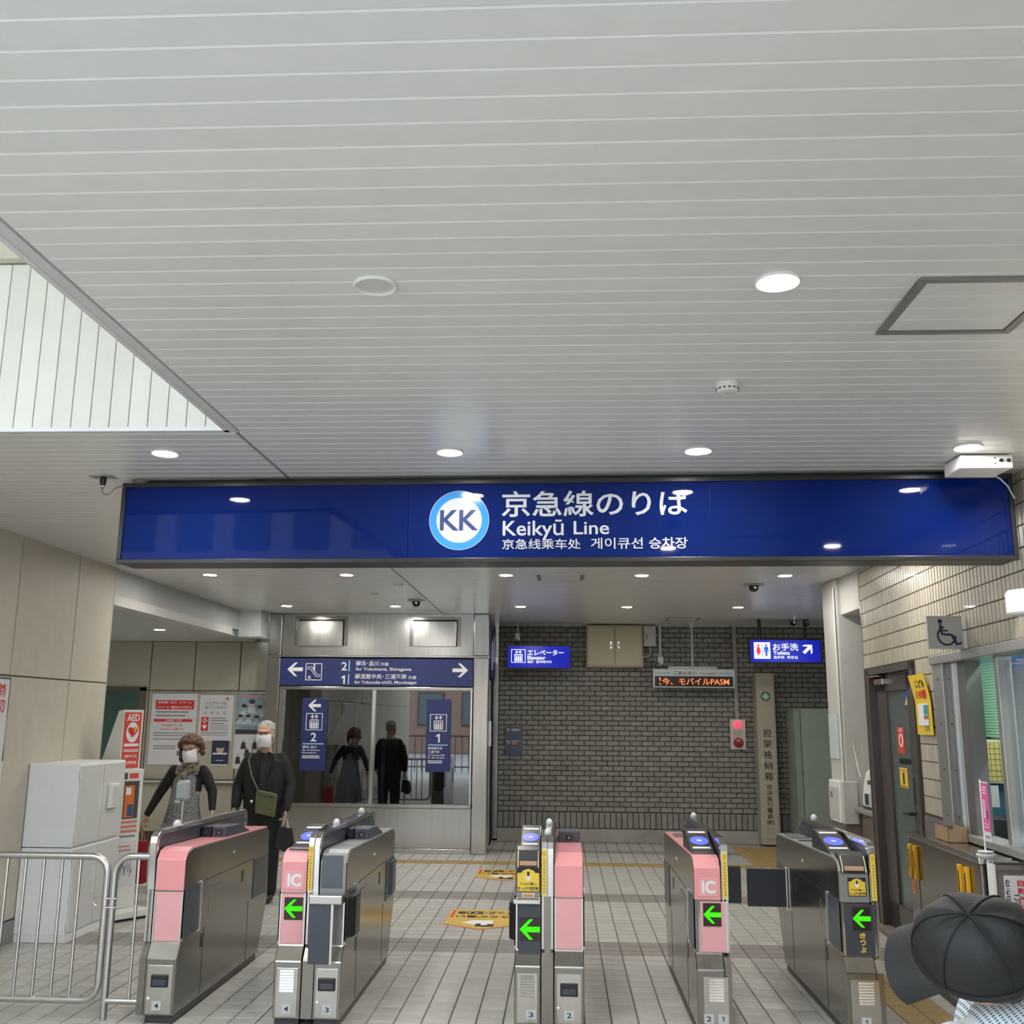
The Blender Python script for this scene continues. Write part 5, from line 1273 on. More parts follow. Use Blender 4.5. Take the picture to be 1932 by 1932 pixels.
def sticker_plate(t, x0, x1, z0, z1, big=False):
    g = bx('yellow_plate', KPRINT, t, x0, x1, GY-.0085, GY-.0055, z0, z1, .001); xm = (x0+x1)/2; h = z1-z0; w = x1-x0
    MB().prism([(x0+.004, z0+.004), (x1-.004, z0+.004), (x1-.004, z0+h*.78), (xm+w*.28, z0+h*.80), (xm+w*.24, z0+h*.88), (xm, z0+h*.965), (xm-w*.24, z0+h*.88), (xm-w*.28, z0+h*.80), (x0+.004, z0+h*.78)], 'y', GY-.0098, GY-.0083).build('yellow_print', YELL, g)
    MB().ell((xm, GY-.0102, z0+h*.60), (w*.10, .0006, h*.14)).build('hand_print', WP0, g); bx('ticket_print', KPRINT, g, xm-w*.05, xm+w*.05, GY-.0110, GY-.0104, z0+h*.66, z0+h*.84)
    text(g, 'うらが黒い', x0+w*.14, x1-w*.14, z0+h*.28, z0+h*.40, GY-.0104, KPRINT, .02); text(g, 'きっぷや定期券', x0+w*.06, x1-w*.06, z0+h*.07, z0+h*.23, GY-.0104, KPRINT, .025)
def ic_plate(t, x0, x1):
    p = bx('ic_plate', PINKL, t, x0, x1, GY-.0085, GY-.0055, .662, .752, .001); text(p, 'IC', x0+.018, x1-.014, .675, .74, GY-.0098, WP0, .04)
GLBL = 'ticket gates in a row'
# gate 1
t = thing('ticket_gate', 'pink topped single ticket gate at the railing, numbered 4', 'ticket gate', (-2.1, 6.25, 0), GLBL)
unit(t, -2.163, -2.003, PINK, 1); front_plain(t, -2.163, -2.003, PINKL); number(t, -2.09, '4'); fin(t, -2.205, -2.164, (.31,), False)
rear_box(t, -2.10, -2.012); rear_box(t, -2.163, -2.104, BLACK)
bx('top_slot', DGREY, t, -2.05, -2.02, GY+.45, GY+.455, .842, .8465)
# gate 2
t = thing('ticket_gate', 'double ticket gate with pink left half and grey right half, numbered 4 and 3', 'ticket gate', (-1.31, 6.25, 0), GLBL)
unit(t, -1.488, -1.348, PINK, -1); front_plain(t, -1.488, -1.348, PINKL, vents=True); number(t, -1.415, '4'); arrow_display(t, -1.462, -1.364, .510, .622); ic_plate(t, -1.47, -1.365); reader(t, -1.47, -1.36)
fin(t, -1.347, -1.283, (.50, 1.24)); unit(t, -1.282, -1.140, M_GLID, 1); front_plain(t, -1.282, -1.140, MGREY); number(t, -1.205, '3')
bx('hood_window', mat('smoked_panel', (.09, .105, .13), .2), t, -1.272, -1.160, GY-.0085, GY-.005, .67, .835, .003)
bx('collector_box', DARK, t, -1.305, -1.195, GY-.10, GY+.001, .315, .605, .004); bx('collector_frame', STEELB, t, -1.195, -1.183, GY-.095, GY+.001, .315, .605); bx('collector_lid', STEEL, t, -1.31, -1.135, GY-.11, GY+.10, .605, .65, .006)
MB().prism([(-1.14, GY+.0), (-1.095, GY+.05), (-1.09, GY+.16), (-1.14, GY+.24)], 'z', .42, .63).build('folded_flap', BLACK, t, .012); MB().prism([(-1.14, GY+1.30), (-1.115, GY+1.36), (-1.115, GY+1.48), (-1.14, GY+1.53)], 'z', .42, .63).build('folded_flap', DARK, t, .01)
rear_box(t, -1.24, -1.15); rear_box(t, -1.282, -1.245, BLACK); bx('top_slot', BLACK, t, -1.25, -1.16, GY+.13, GY+.30, .848, .8515)
# gate 3
t = thing('ticket_gate', 'double ticket gate with yellow ticket plate and pink half, numbered 3 and 2', 'ticket gate', (-.07, 6.25, 0), GLBL)
unit(t, -.250, -.117, M_GLID, -1); front_plain(t, -.250, -.117, DARK, vents=True); number(t, -.165, '3'); reader(t, -.238, -.125, .15); inlet(t, -.246, -.122); sticker_plate(t, -.244, -.122, .668, .788)
bx('dark_front', DARK, t, -.232, -.117, GY-.012, GY-.004, .318, .612, .003)
d = bx('arrow_display', M_AMB, t, -.226, -.122, GY-.014, GY-.011, .43, .545); MB().prism(arrow_pts(-.174, .487, .105, .98, 0), 'y', GY-.0165, GY-.0145).build('arrow', M_GREEN, d)
bx('lid', STEELB, t, -.258, -.118, GY-.05, GY+.02, .615, .637, .004); bx('lid_tag', PAPER, t, -.215, -.150, GY-.0085, GY-.0065, .640, .664); bx('lid_tag_print', mat('tag_orange', (.75, .30, .03), .5), t, -.208, -.157, GY-.0098, GY-.0084, .646, .658)
MB().prism([(-.25, GY+.02), (-.285, GY+.06), (-.285, GY+.16), (-.25, GY+.24)], 'z', .42, .61).build('folded_flap', BLACK, t, .012)
fin(t, -.116, -.050, (.16, .68)); unit(t, -.049, .104, PINK, 1); front_plain(t, -.049, .104, PINKL); number(t, .027, '2'); rear_box(t, -.030, .096); bx('top_slot', DGREY, t, .03, .085, GY+.48, GY+.49, .842, .847)
MB().prism(PYZ([(.75, .84), (.75, .855), (1.2, .845), (1.2, .83)]), 'x', -.235, -.125).build('rear_screen', mat('lcd_grey', (.20, .215, .22), .2), t, .002)
# gate 4
t = thing('ticket_gate', 'slim pink ticket gate with lit green arrow, numbered 2 and 1', 'ticket gate', (.76, 6.25, 0), GLBL)
unit(t, .672, .812, PINK, 0); front_plain(t, .690, .842, PINKL, vents=True); number(t, .725, '2'); number(t, .796, '1'); arrow_display(t, .716, .808, .517, .630); ic_plate(t, .695, .796); reader(t, .683, .808, .10)
fin(t, .812, .852, (1.22,)); bx('rear_screen', MATS['lcd_grey'], t, .70, .78, GY+1.1, GY+1.3, .829, .834)
bx('shell_gap', DGREY, t, .782, .788, GY+.55, GY+1.5, .825, .846)
f = MB().box(.862, 1.13, GY+1.29, GY+1.305, .415, .64).build('gate_flap', DARK, t, .006)
# gate 5
t = thing('ticket_gate', 'grey ticket gate with closed flap next to the office counter, numbered 1', 'ticket gate', (1.5, 6.25, 0), GLBL)
unit(t, 1.412, 1.566, M_GLID, 0); front_plain(t, 1.420, 1.590, DARK, vents=True); number(t, 1.50, '1'); arrow_display(t, 1.470, 1.562, .512, .624); sticker_plate(t, 1.456, 1.548, .675, .766); reader(t, 1.426, 1.556, .17); inlet(t, 1.424, 1.560)
mb = MB()
for i, ch in enumerate('きっぷ'): put_text(mb, ch, (1.502, GY-.0065, .472-i*.034), (.030, 0, 0), (0, 0, .027), .03)
mb.build('lettering', YELL, t)
fin(t, 1.567, 1.606, (1.20,)); bx('rear_screen', MATS['lcd_grey'], t, 1.43, 1.54, GY+1.15, GY+1.36, .829, .835); bx('top_slot', BLACK, t, 1.435, 1.53, GY+.95, GY+1.02, .833, .838)
MB().box(1.160, 1.412, GY+1.245, GY+1.26, .405, .635).build('gate_flap', DARK, t, .006); bx('flap_hinge', CHROME, t, 1.400, 1.412, GY+1.235, GY+1.265, .39, .65)

# ================================================================== FLOOR STICKERS
def floor_sticker(cx, y0, y1, label):
    t = thing('floor_sticker', label, 'floor sticker', (cx, (y0+y1)/2, .001), 'yellow floor stickers'); hw = .285
    n = .12
    MB().prism([(cx-hw, y1), (cx+hw, y1), (cx+hw, y0+n*1.6), (cx, y0), (cx-hw, y0+n*1.6)], 'z', .0006, .0022).build('film', mat('floor_yellow', (.62, .42, .08), .5, 0, .1, 20), t)
    MB().prism([(cx-hw, y0+n*1.6), (cx, y0), (cx+hw, y0+n*1.6), (cx+hw, y0+n*1.6+.035), (cx, y0+.04), (cx-hw, y0+n*1.6+.035)], 'z', .0022, .0027).build('orange_edge', mat('floor_orange', (.55, .22, .08), .5), t)
    def ft(s_, a, b, c, d, m, nm='lettering'):
        mb = MB(); put_text(mb, s_, (b, d, .0032), (a-b, 0, 0), (0, c-d, 0), .03); mb.build(nm, m, t)
    ft('きっぷ･定期券', cx-hw+.06, cx+hw-.05, y1-.20, y1-.06, KPRINT); ft('うらが黒い', cx-hw+.06, cx+hw-.08, y1-.34, y1-.24, KPRINT)
    MB().prism([(cx-.16, y0+.26), (cx-.08, y0+.36), (cx+.09, y0+.36), (cx+.09, y0+.20), (cx-.02, y0+.17)], 'z', .0024, .0030).build('hand_print', WP0, t)
    MB().prism([(cx-.04, y0+.12), (cx+.10, y0+.12), (cx+.10, y0+.22), (cx+.05, y0+.22), (cx+.05, y0+.17), (cx, y0+.17), (cx, y0+.24), (cx-.04, y0+.22)], 'z', .0032, .0037).build('ticket_print', KPRINT, t)
    bx('red_mark', RPRINT, t, cx-hw+.02, cx-hw+.04, y1-.33, y1-.04, .0022, .003)
floor_sticker(-.635, 7.98, 8.78, 'yellow floor sticker nearer the gates with black lettering')
floor_sticker(-.60, 10.32, 11.07, 'yellow floor sticker farther back near the tactile line')

# ================================================================== PEOPLE
SKIN = mat('skin', (.56, .36, .27), .5, 0, .05, 14)
SKIN2 = mat('skin_tanned', (.50, .32, .24), .5, 0, .05, 14)
def fuse(mb, name, m, parent=None, voxel=.006, smooth=4, org=None, disp=0):
    """Merge overlapping volumes into one continuous skin."""
    me = bpy.data.meshes.new('tmp'); me.from_pydata([tuple(p) for p in mb.v], [], mb.f); me.update()
    o = bpy.data.objects.new('tmp', me); COL.objects.link(o)
    r = o.modifiers.new('r', 'REMESH'); r.mode = 'VOXEL'; r.voxel_size = voxel
    s = o.modifiers.new('s', 'SMOOTH'); s.factor = .5; s.iterations = smooth
    dg = bpy.context.evaluated_depsgraph_get()
    m2 = bpy.data.meshes.new_from_object(o.evaluated_get(dg))
    out = MB(); out.v = [v.co.copy() for v in m2.vertices]; out.f = [tuple(p.vertices) for p in m2.polygons]; out.smooth = True
    if disp:
        nr = [v.normal.copy() for v in m2.vertices]
        for v, n in zip(out.v, nr): v += n*disp*noise.noise(v*38) + n*disp*.6*noise.noise(v*85)
    bpy.data.objects.remove(o); bpy.data.meshes.remove(me); bpy.data.meshes.remove(m2)
    return out.build(name, m, parent, org=org)
def limb(mb, pts, rad, n=14):
    """Tapered limb with rounded ends, resampled smoothly."""
    P = [Vector(p) for p in pts]; Q, Rr = [], []
    for i in range(len(P)-1):
        for k in range(5):
            u = k/5
            Q.append(P[i].lerp(P[i+1], u))
            a = rad[i] if isinstance(rad[i], tuple) else (rad[i], rad[i]); b = rad[i+1] if isinstance(rad[i+1], tuple) else (rad[i+1], rad[i+1])
            Rr.append((a[0]+(b[0]-a[0])*u, a[1]+(b[1]-a[1])*u))
    Q.append(P[-1]); Rr.append(rad[-1] if isinstance(rad[-1], tuple) else (rad[-1], rad[-1]))
    mb.tube(Q, Rr, n)
    for p, r in ((P[0], Rr[0]), (P[-1], Rr[-1])): mb.ell(p, (min(r), min(r), min(r)), 10, 8)
    return mb
def hand(mb, wrist, d, palm_n, s=1.0, curl=.9, thumb_side=1):
    """Palm, four bent fingers and a thumb. d: pointing direction, palm_n: palm normal."""
    d = Vector(d).normalized(); n = Vector(palm_n); n = (n - d*n.dot(d)).normalized(); w = d.cross(n)*thumb_side
    W = Vector(wrist)
    mb.tube([W - d*.02*s, W + d*.02*s, W + d*.045*s, W + d*.072*s], [(.017*s, .021*s), (.016*s, .028*s), (.014*s, .033*s), (.011*s, .032*s)], 12) if False else None
    for k in range(5):
        u = k/4; c = W + d*(.008+.062*u)*s
        mb.ell(c, (.012*s, .012*s, .012*s), 8, 6)
        for q in (-1, -.5, .5, 1): mb.ell(c + w*q*(.016+.010*min(1, u*1.6))*s, (.011*s, .011*s, .011*s), 8, 6)
    for i, (off, ln) in enumerate(((.026, .064), (.009, .072), (-.009, .067), (-.025, .052))):
        b = W + d*.070*s + w*off*s; p = [b]
        dirs = d.copy(); 
        for j, f in enumerate((.45, .32, .23)):
            ang = curl*(.45+.5*j); dirs = (d*math.cos(ang) + n*math.sin(ang)).normalized()
            p.append(p[-1] + dirs*ln*f*s)
        limb(mb, p, [.0088*s, .0084*s, .0076*s, .0064*s], 8)
    b = W + d*.022*s + w*.028*s
    limb(mb, [b - w*.008*s, b + (d*.5+w*.75+n*.25).normalized()*.030*s, b + (d*.5+w*.75+n*.25).normalized()*.030*s + (d*.9+w*.15+n*.35).normalized()*.028*s], [.012*s, .0095*s, .0078*s], 8)
def head(mb, c, s=1.0, rot=None):
    """Head about .2 tall facing -y."""
    rot = rot or Matrix.Identity(3); c = Vector(c)
    def E(p, r): mb.ell(c + rot @ (Vector(p)*s), tuple(q*s for q in r), 18, 12, rot)
    E((0, .012, .025), (.069, .083, .080)); E((0, -.010, -.030), (.056, .066, .070)); E((0, -.040, -.072), (.028, .026, .024))
    E((0, -.074, -.022), (.011, .013, .014)); E((0, -.070, 0), (.008, .012, .022)); E((0, -.066, .030), (.048, .014, .012))
    for q in (-1, 1): E((q*.034, -.062, -.024), (.020, .016, .020)); E((q*.069, .008, -.012), (.007, .017, .028))
    E((0, -.064, -.052), (.022, .012, .010)); E((0, .02, -.07), (.045, .05, .06))
def face_bits(body, c, s, rot, white=True):
    c = Vector(c)
    for q in (-1, 1):
        MB().ell(c + rot @ (V(q*.028, -.071, .009)*s), (.011*s, .005*s, .0042*s), 12, 8, rot).build('eye', mat('eye_white', (.62, .58, .55), .3), body)
        MB().ell(c + rot @ (V(q*.028, -.0755, .009)*s), (.0045*s, .002*s, .0042*s), 10, 8, rot).build('iris', mat('iris_dark', (.02, .013, .01), .2), body)
        MB().tube([c + rot @ (V(q*.014, -.078, .021)*s), c + rot @ (V(q*.03, -.076, .025)*s), c + rot @ (V(q*.044, -.066, .019)*s)], .0028*s, 6).build('eyebrow', mat('brow_grey', (.12, .10, .09), .7), body)
def face_mask(body, c, s, rot):
    c = Vector(c); vs, fs = [], []; nu, nv = 15, 11
    for j in range(nv):
        v = j/(nv-1)
        for i in range(nu):
            u = -1 + 2*i/(nu-1)
            half = .064*(1 - .18*abs(v-.45)**1.5*2)
            x = u*half; z = .004 - v*.098 + .008*(u*u)*(1 if v < .5 else -1)
            y = -.110 + .063*u*u + .014*(v-.35)**2*4 - .005*math.cos(u*1.6)*(1-abs(v-.4)) + .0015*math.sin(v*19)*(1-abs(u))
            vs.append(c + rot @ (V(x, y, z)*s))
    n = len(vs)
    vs += [p + rot @ (V(0, .004, 0)*s) for p in vs]
    for j in range(nv-1):
        for i in range(nu-1):
            a = j*nu+i; fs.append((a, a+nu, a+nu+1, a+1)); fs.append((n+a, n+a+1, n+a+nu+1, n+a+nu))
    mb = MB(); mb.add(vs, fs); mb.smooth = True
    mk = mb.build('face_mask', mat('mask_white', (.80, .80, .82), .7, 0, .02), body, smooth=True)
    for q in (-1, 1):
        for z0 in (-.004, -.084):
            MB().tube([c + rot @ (V(q*.058, -.042, z0)*s), c + rot @ (V(q*.071, -.005, (z0-.03)/2+.005)*s), c + rot @ (V(q*.074, .012, -.012)*s)], .0014*s, 5).build('ear_loop', MATS['mask_white'], mk)
# ---- woman with the red bag
WO = V(-3.20, 8.80, 0)
hw = V(-3.205, 8.77, 1.262); rw = Matrix.Rotation(R(-6), 3, 'Y') @ Matrix.Rotation(R(6), 3, 'X')
mb = MB(); head(mb, hw, 1.0, rw)
limb(mb, [(-3.205, 8.79, 1.20), (-3.225, 8.81, 1.10)], [.042, .05])
T = [(-3.225, 8.82, 1.10, .085, .06), (-3.232, 8.82, 1.03, .125, .078), (-3.238, 8.81, .92, .125, .085), (-3.245, 8.80, .80, .118, .082), (-3.25, 8.80, .70, .140, .095), (-3.25, 8.80, .62, .140, .095)]
def torso(mb, T, k=0, kk=1):
    mb.tube([(a, b, c) for a, b, c, d, e in T], [(d*kk+k, e*kk+k) for a, b, c, d, e in T], 20)
torso(mb, T)
armR = [(-3.355, 8.82, 1.085), (-3.385, 8.83, 1.04), (-3.475, 8.83, .895), (-3.552, 8.77, .715)]
armL = [(-3.105, 8.82, 1.085), (-3.075, 8.83, 1.04), (-3.015, 8.83, .915), (-2.985, 8.77, .765)]
for A in (armR, armL): limb(mb, A, [.034, .034, .030, .023])
hand(mb, armR[-1], (-.25, -.15, -1), (.9, -.2, 0), .88, 1.5, -1); hand(mb, armL[-1], (.12, -.2, -1), (-.9, -.2, 0), .88, .7, 1)
for q in (-1, 1): limb(mb, [(-3.25+q*.065, 8.80, .64), (-3.25+q*.075, 8.79, .36), (-3.25+q*.075, 8.80, .07)], [.078, .052, .034]); mb.ell((-3.25+q*.08, 8.755, .035), (.035, .085, .032))
woman = fuse(mb, 'person', SKIN, None, .0055, 3, org=(-3.25, 8.8, 0))
tag(woman, 'person with brown curly hair, grey pinafore dress and white mask, stepping forward', 'person')
face_bits(woman, hw, 1.0, rw); face_mask(woman, hw, 1.0, rw)
mb = MB()
for i in range(230):
    th = random.uniform(0, 2*math.pi); ph = random.uniform(-.35, 1.5)
    d = V(math.cos(th)*math.cos(ph), math.sin(th)*math.cos(ph), math.sin(ph))
    if d.y < -.45 and d.z < .52: continue
    p = hw + rw @ V(d.x*.094, .014+d.y*.098, .020+d.z*.098)
    if d.z < .15 and d.y < .35: p = hw + rw @ V((1 if d.x > 0 else -1)*(.080+.012*abs(d.x)), .015+d.y*.05, -.03+d.z*.16)
    mb.ell(p, (.021, .021, .021), 8, 6)
mb.ell(hw + rw @ V(0, .02, .035), (.076, .086, .080), 16, 10)
fuse(mb, 'hair', mat('brown_hair', (.12, .055, .032), .55, 0, .55, 60), woman, .005, 2, disp=.010)
M_BKN = mat('black_knit', (.010, .010, .012), .8, 0, .2, 60)
mb = MB()
for A in (armR, armL):
    B = [A[0], A[1], A[2], tuple(Vector(A[2]).lerp(Vector(A[3]), .93))]; limb(mb, B, [.050, .049, .042, .029])
torso(mb, T[:3], .006)
fuse(mb, 'black_top', M_BKN, woman, .0065, 3)
M_DRS = mat('grey_tweed', (.20, .20, .205), .85, 0, .75, 55, (1, 1, 2.4), bump=.3, bscale=120)
D = [(-3.228, 8.815, 1.085, .085, .075), (-3.235, 8.81, 1.02, .112, .096), (-3.240, 8.805, .93, .118, .103), (-3.245, 8.80, .80, .130, .105), (-3.248, 8.80, .68, .158, .122), (-3.255, 8.80, .52, .180, .140), (-3.26, 8.80, .30, .205, .155)]
mb = MB(); n = 40; vs = []
for k, (a, b, c, d, e) in enumerate(D):
    for i in range(n):
        th = 2*math.pi*i/n; fold = 1 + (.035*math.sin(th*7+k*.4))*max(0, k-3)/2
        front = 1 if math.sin(th) < 0 else .97
        vs.append((a+d*fold*math.cos(th), b+e*fold*front*math.sin(th), c))
fs = [(k*n+i, k*n+(i+1) % n, (k+1)*n+(i+1) % n, (k+1)*n+i) for k in range(len(D)-1) for i in range(n)]
mb.add(vs, [tuple(reversed(f)) for f in fs]); mb.smooth = True
drs = mb.build('pinafore_dress', M_DRS, woman, smooth=True)
for q in (-1, 1): MB().tube([(-3.225+q*.075, 8.75, 1.06), (-3.225+q*.085, 8.79, 1.118), (-3.225+q*.08, 8.86, 1.10)], [(.022, .006)]*3, 8).build('shoulder_strap', M_DRS, drs)
for q in (-1, 1): bx('pocket', M_DRS, drs, -3.25+q*.09-.045, -3.25+q*.09+.045, 8.672, 8.682, .56, .66, .004)
mb = MB()
for k in range(3): mb.tube([(-3.212+(.072-.008*k)*math.cos(a), 8.80+(.066-.006*k)*math.sin(a)-.008, 1.105+.020*k+.012*math.sin(a+.6*k)+.006*math.sin(5*a+k)) for a in [2*math.pi*i/24 for i in range(24)]], .019, 8, close=True)
mb.tube([(-3.22, 8.725, 1.10), (-3.235, 8.708, 1.06), (-3.225, 8.70, 1.02)], [.024, .026, .012], 8)
mb.build('scarf', mat('mottled_brown_scarf', (.20, .16, .11), .8, 0, .95, 38), woman)
for q in (-1, 1): MB().ell((-3.25+q*.08, 8.75, .036), (.042, .095, .038)).build('shoe', BLACK, woman)
# red bag held by its handles
t = thing('red_tote', 'red tote bag with tan handles held by the woman', 'bag', (-3.585, 8.73, .16))
mb = MB().prism([(-3.672, .17), (-3.505, .17), (-3.515, .515), (-3.655, .515)], 'y', 8.69, 8.78); mb.build('bag_body', mat('red_canvas', (.42, .012, .025), .6, 0, .1), t, .012)
for dy in (-.03, .03): MB().tube([(-3.625, 8.735+dy, .505), (-3.595, 8.735+dy*.4, .60), (-3.575, 8.735, .635), (-3.565, 8.735+dy*.4, .60), (-3.545, 8.735+dy, .505)], .006, 8).build('handle', mat('tan_leather', (.42, .27, .14), .5), t)
# ---- man in the dark jacket
hm = V(-2.612, 8.94, 1.395); rm = Matrix.Rotation(R(4), 3, 'X')
mb = MB(); head(mb, hm, 1.04, rm)
limb(mb, [(-2.612, 8.96, 1.33), (-2.612, 8.985, 1.22)], [.050, .056])
TM = [(-2.61, 8.99, 1.235, .095, .060), (-2.61, 8.99, 1.16, .165, .095), (-2.61, 8.98, 1.02, .160, .105), (-2.61, 8.98, .88, .150, .105), (-2.61, 8.98, .78, .150, .105), (-2.61, 8.98, .70, .150, .100)]
torso(mb, TM)
mR = [(-2.745, 8.99, 1.185), (-2.780, 8.99, 1.12), (-2.845, 9.00, .955), (-2.828, 8.91, .795)]
mL = [(-2.475, 8.99, 1.185), (-2.440, 8.99, 1.12), (-2.385, 9.00, .965), (-2.390, 8.91, .775)]
for A in (mR, mL): limb(mb, A, [.036, .042, .036, .026])
hand(mb, mR[-1], (.10, -.22, -1), (.9, -.3, 0), .96, .8, -1); hand(mb, mL[-1], (.04, -.15, -1), (-.9, -.2, 0), .96, 1.45, 1)
for q in (-1, 1): limb(mb, [(-2.61+q*.08, 8.98, .74), (-2.61+q*.09, 8.965, .42), (-2.61+q*.09, 8.98, .07)], [.088, .060, .042]); mb.ell((-2.61+q*.095, 8.93, .035), (.040, .10, .034))
man = fuse(mb, 'person', SKIN2, None, .0058, 3, org=(-2.61, 8.98, 0))
tag(man, 'person with short grey hair, dark jacket and white mask, walking to the gates', 'person')
face_bits(man, hm, 1.04, rm); face_mask(man, hm, 1.04, rm)
mb = MB(); mb.ell(hm + rm @ V(0, .028, .042), (.078, .088, .078), 18, 12)
for i in range(60):
    th = random.uniform(0, 2*math.pi); ph = random.uniform(.05, 1.4); d = V(math.cos(th)*math.cos(ph), math.sin(th)*math.cos(ph), math.sin(ph))
    if d.y < -.3 and d.z < .62: continue
    mb.ell(hm + rm @ V(d.x*.078, .026+d.y*.086, .035+d.z*.080), (.012, .012, .009), 8, 6)
hr = fuse(mb, 'hair', mat('grey_hair', (.36, .36, .36), .6, 0, .35, 90), man, .005, 2, disp=.004)
M_JK = mat('charcoal_jacket', (.009, .0085, .0095), .75, 0, .2, 40, bump=.2, bscale=70)
mb = MB()
for A in (mR, mL):
    limb(mb, [A[0], A[1], A[2], tuple(Vector(A[2]).lerp(Vector(A[3]), .95))], [.058, .058, .053, .043])
JT = [(a, b, c, d+.016, e+.016) for a, b, c, d, e in TM[:1]] + [(a, b, c, d+.022, e+.022) for a, b, c, d, e in TM[1:]]
torso(mb, JT)
jk = fuse(mb, 'jacket', M_JK, man, .007, 4)
mb = MB(); mb.tube([(-2.60, 8.905, 1.235), (-2.598, 8.868, 1.14), (-2.597, 8.853, 1.02), (-2.597, 8.852, .90), (-2.60, 8.856, .80)], [(.030, .012), (.042, .014), (.036, .014), (.032, .012), (.030, .012)], 12)
sh = mb.build('shirt_front', mat('midnight_shirt', (.006, .007, .014), .6, 0, .1), man)
for z in (.98, .90): MB().ell((-2.597, 8.842, z), (.006, .003, .006), 10, 6).build('button', STEELD, sh)
for q in (-1, 1):
    lp = MB(); lp.add([V(-2.60+q*.028, 8.895, 1.255), V(-2.60+q*.085, 8.885, 1.235), V(-2.60+q*.095, 8.862, 1.13), V(-2.60+q*.035, 8.838, .99), V(-2.60+q*.028, 8.850, 1.10)], [(0, 1, 2, 3, 4)]); lp.add([p + V(0, .006, 0) for p in lp.v[:5]], [(4, 3, 2, 1, 0)])
    lp.build('lapel', M_JK, jk)
mb = MB(); limb(mb, [(-2.61, 8.98, .80), (-2.61, 8.98, .70)], [(.165, .118), (.165, .115)], 20)
for q in (-1, 1): limb(mb, [(-2.61+q*.08, 8.98, .74), (-2.61+q*.09, 8.965, .42), (-2.61+q*.09, 8.98, .09)], [.100, .076, .064])
fuse(mb, 'trousers', mat('black_trousers', (.009, .009, .010), .8, 0, .2), man, .008, 4)
for q in (-1, 1): MB().ell((-2.61+q*.095, 8.925, .038), (.046, .108, .040)).build('shoe', BLACK, man)
t = thing('green_pouch', 'olive green shoulder pouch hanging at the front of the dark jacket', 'pouch', (-2.54, 8.80, .70))
M_OL = mat('olive_canvas', (.115, .125, .058), .75, 0, .12, 40)
MB().prism([(-2.622, .745), (-2.455, .712), (-2.440, .895), (-2.458, .905), (-2.605, .935), (-2.622, .92)], 'y', 8.785, 8.822).build('pouch_body', M_OL, t, .008); MB().tube([(-2.60, 8.783, .90), (-2.47, 8.783, .872)], .004, 6).build('zip', BLACK, t)
MB().tube([(-2.61, 8.81, .93), (-2.68, 8.83, 1.05), (-2.73, 8.88, 1.18), (-2.72, 8.95, 1.262)], [(.008, .003)]*4, 6).build('strap', M_OL, t); MB().ell((-2.66, 8.80, .84), (.012, .006, .012)).build('badge', WP0, t)
t = thing('black_shopping_bag', 'black paper shopping bag with cream cord handle held by the man', 'bag', (-2.36, 8.86, .45))
MB().prism([(-2.445, .465), (-2.330, .415), (-2.285, .475), (-2.318, .615), (-2.425, .640)], 'y', 8.83, 8.895).build('bag_body', mat('glossy_black_paper', (.010, .010, .011), .22, 0, .1), t, .003)
for dy in (-.02, .02): MB().tube([(-2.405, 8.86+dy, .62), (-2.385, 8.87, .685), (-2.372, 8.87, .695), (-2.36, 8.87, .68), (-2.345, 8.86+dy, .615)], .004, 6).build('cord_handle', mat('cream_cord', (.62, .52, .36), .7), t)

# ---- stooping person with the black cap, close to the viewer
hu = V(-.367, -.602, .709).normalized(); hf = V(-.884, .464, -.064); hf = (hf - hu*hf.dot(hu)).normalized(); hs = hf.cross(hu)
RC = Matrix((( -hs.x, -hf.x, hu.x), (-hs.y, -hf.y, hu.y), (-hs.z, -hf.z, hu.z)))      # columns: side, back, up (face looks to local -y)
hc = V(.709, 1.90, 1.1556)
mb = MB(); head(mb, hc, .98, RC)
limb(mb, [hc - hu*.06 - hf*.02, V(.80, 1.985, 1.075)], [.050, .056])
TC = [(.785, 1.985, 1.09, .060, .075), (.86, 2.0, 1.065, .095, .160), (.96, 2.04, .985, .115, .165), (1.04, 2.10, .82, .12, .155), (1.09, 2.13, .68, .12, .155), (1.10, 2.14, .60, .115, .15)]
torso(mb, TC)
cR = [(.86, 1.86, 1.035), (.835, 1.83, .985), (.79, 1.80, .78), (.64, 1.84, .68)]; cL = [(.87, 2.15, 1.03), (.84, 2.18, .98), (.79, 2.20, .78), (.64, 2.12, .68)]
for A in (cR, cL): limb(mb, A, [.052, .049, .038, .026])
hand(mb, cR[-1], (-1, .1, -.35), (0, 1, -.2), .95, .8, 1); hand(mb, cL[-1], (-1, -.1, -.35), (0, -1, -.2), .95, .8, -1)
for q in (-1, 1): limb(mb, [(1.10, 2.16+q*.08, .66), (1.08, 2.15+q*.09, .36), (1.10, 2.16+q*.09, .07)], [.088, .060, .042]); mb.ell((1.05, 2.16+q*.095, .035), (.10, .04, .034))
stoop = fuse(mb, 'person', SKIN2, None, .0065, 3, org=(1.08, 2.15, 0))
tag(stoop, 'person in a black cap and pale blue patterned shirt stooping close to the viewer', 'person')
face_bits(stoop, hc, .98, RC)
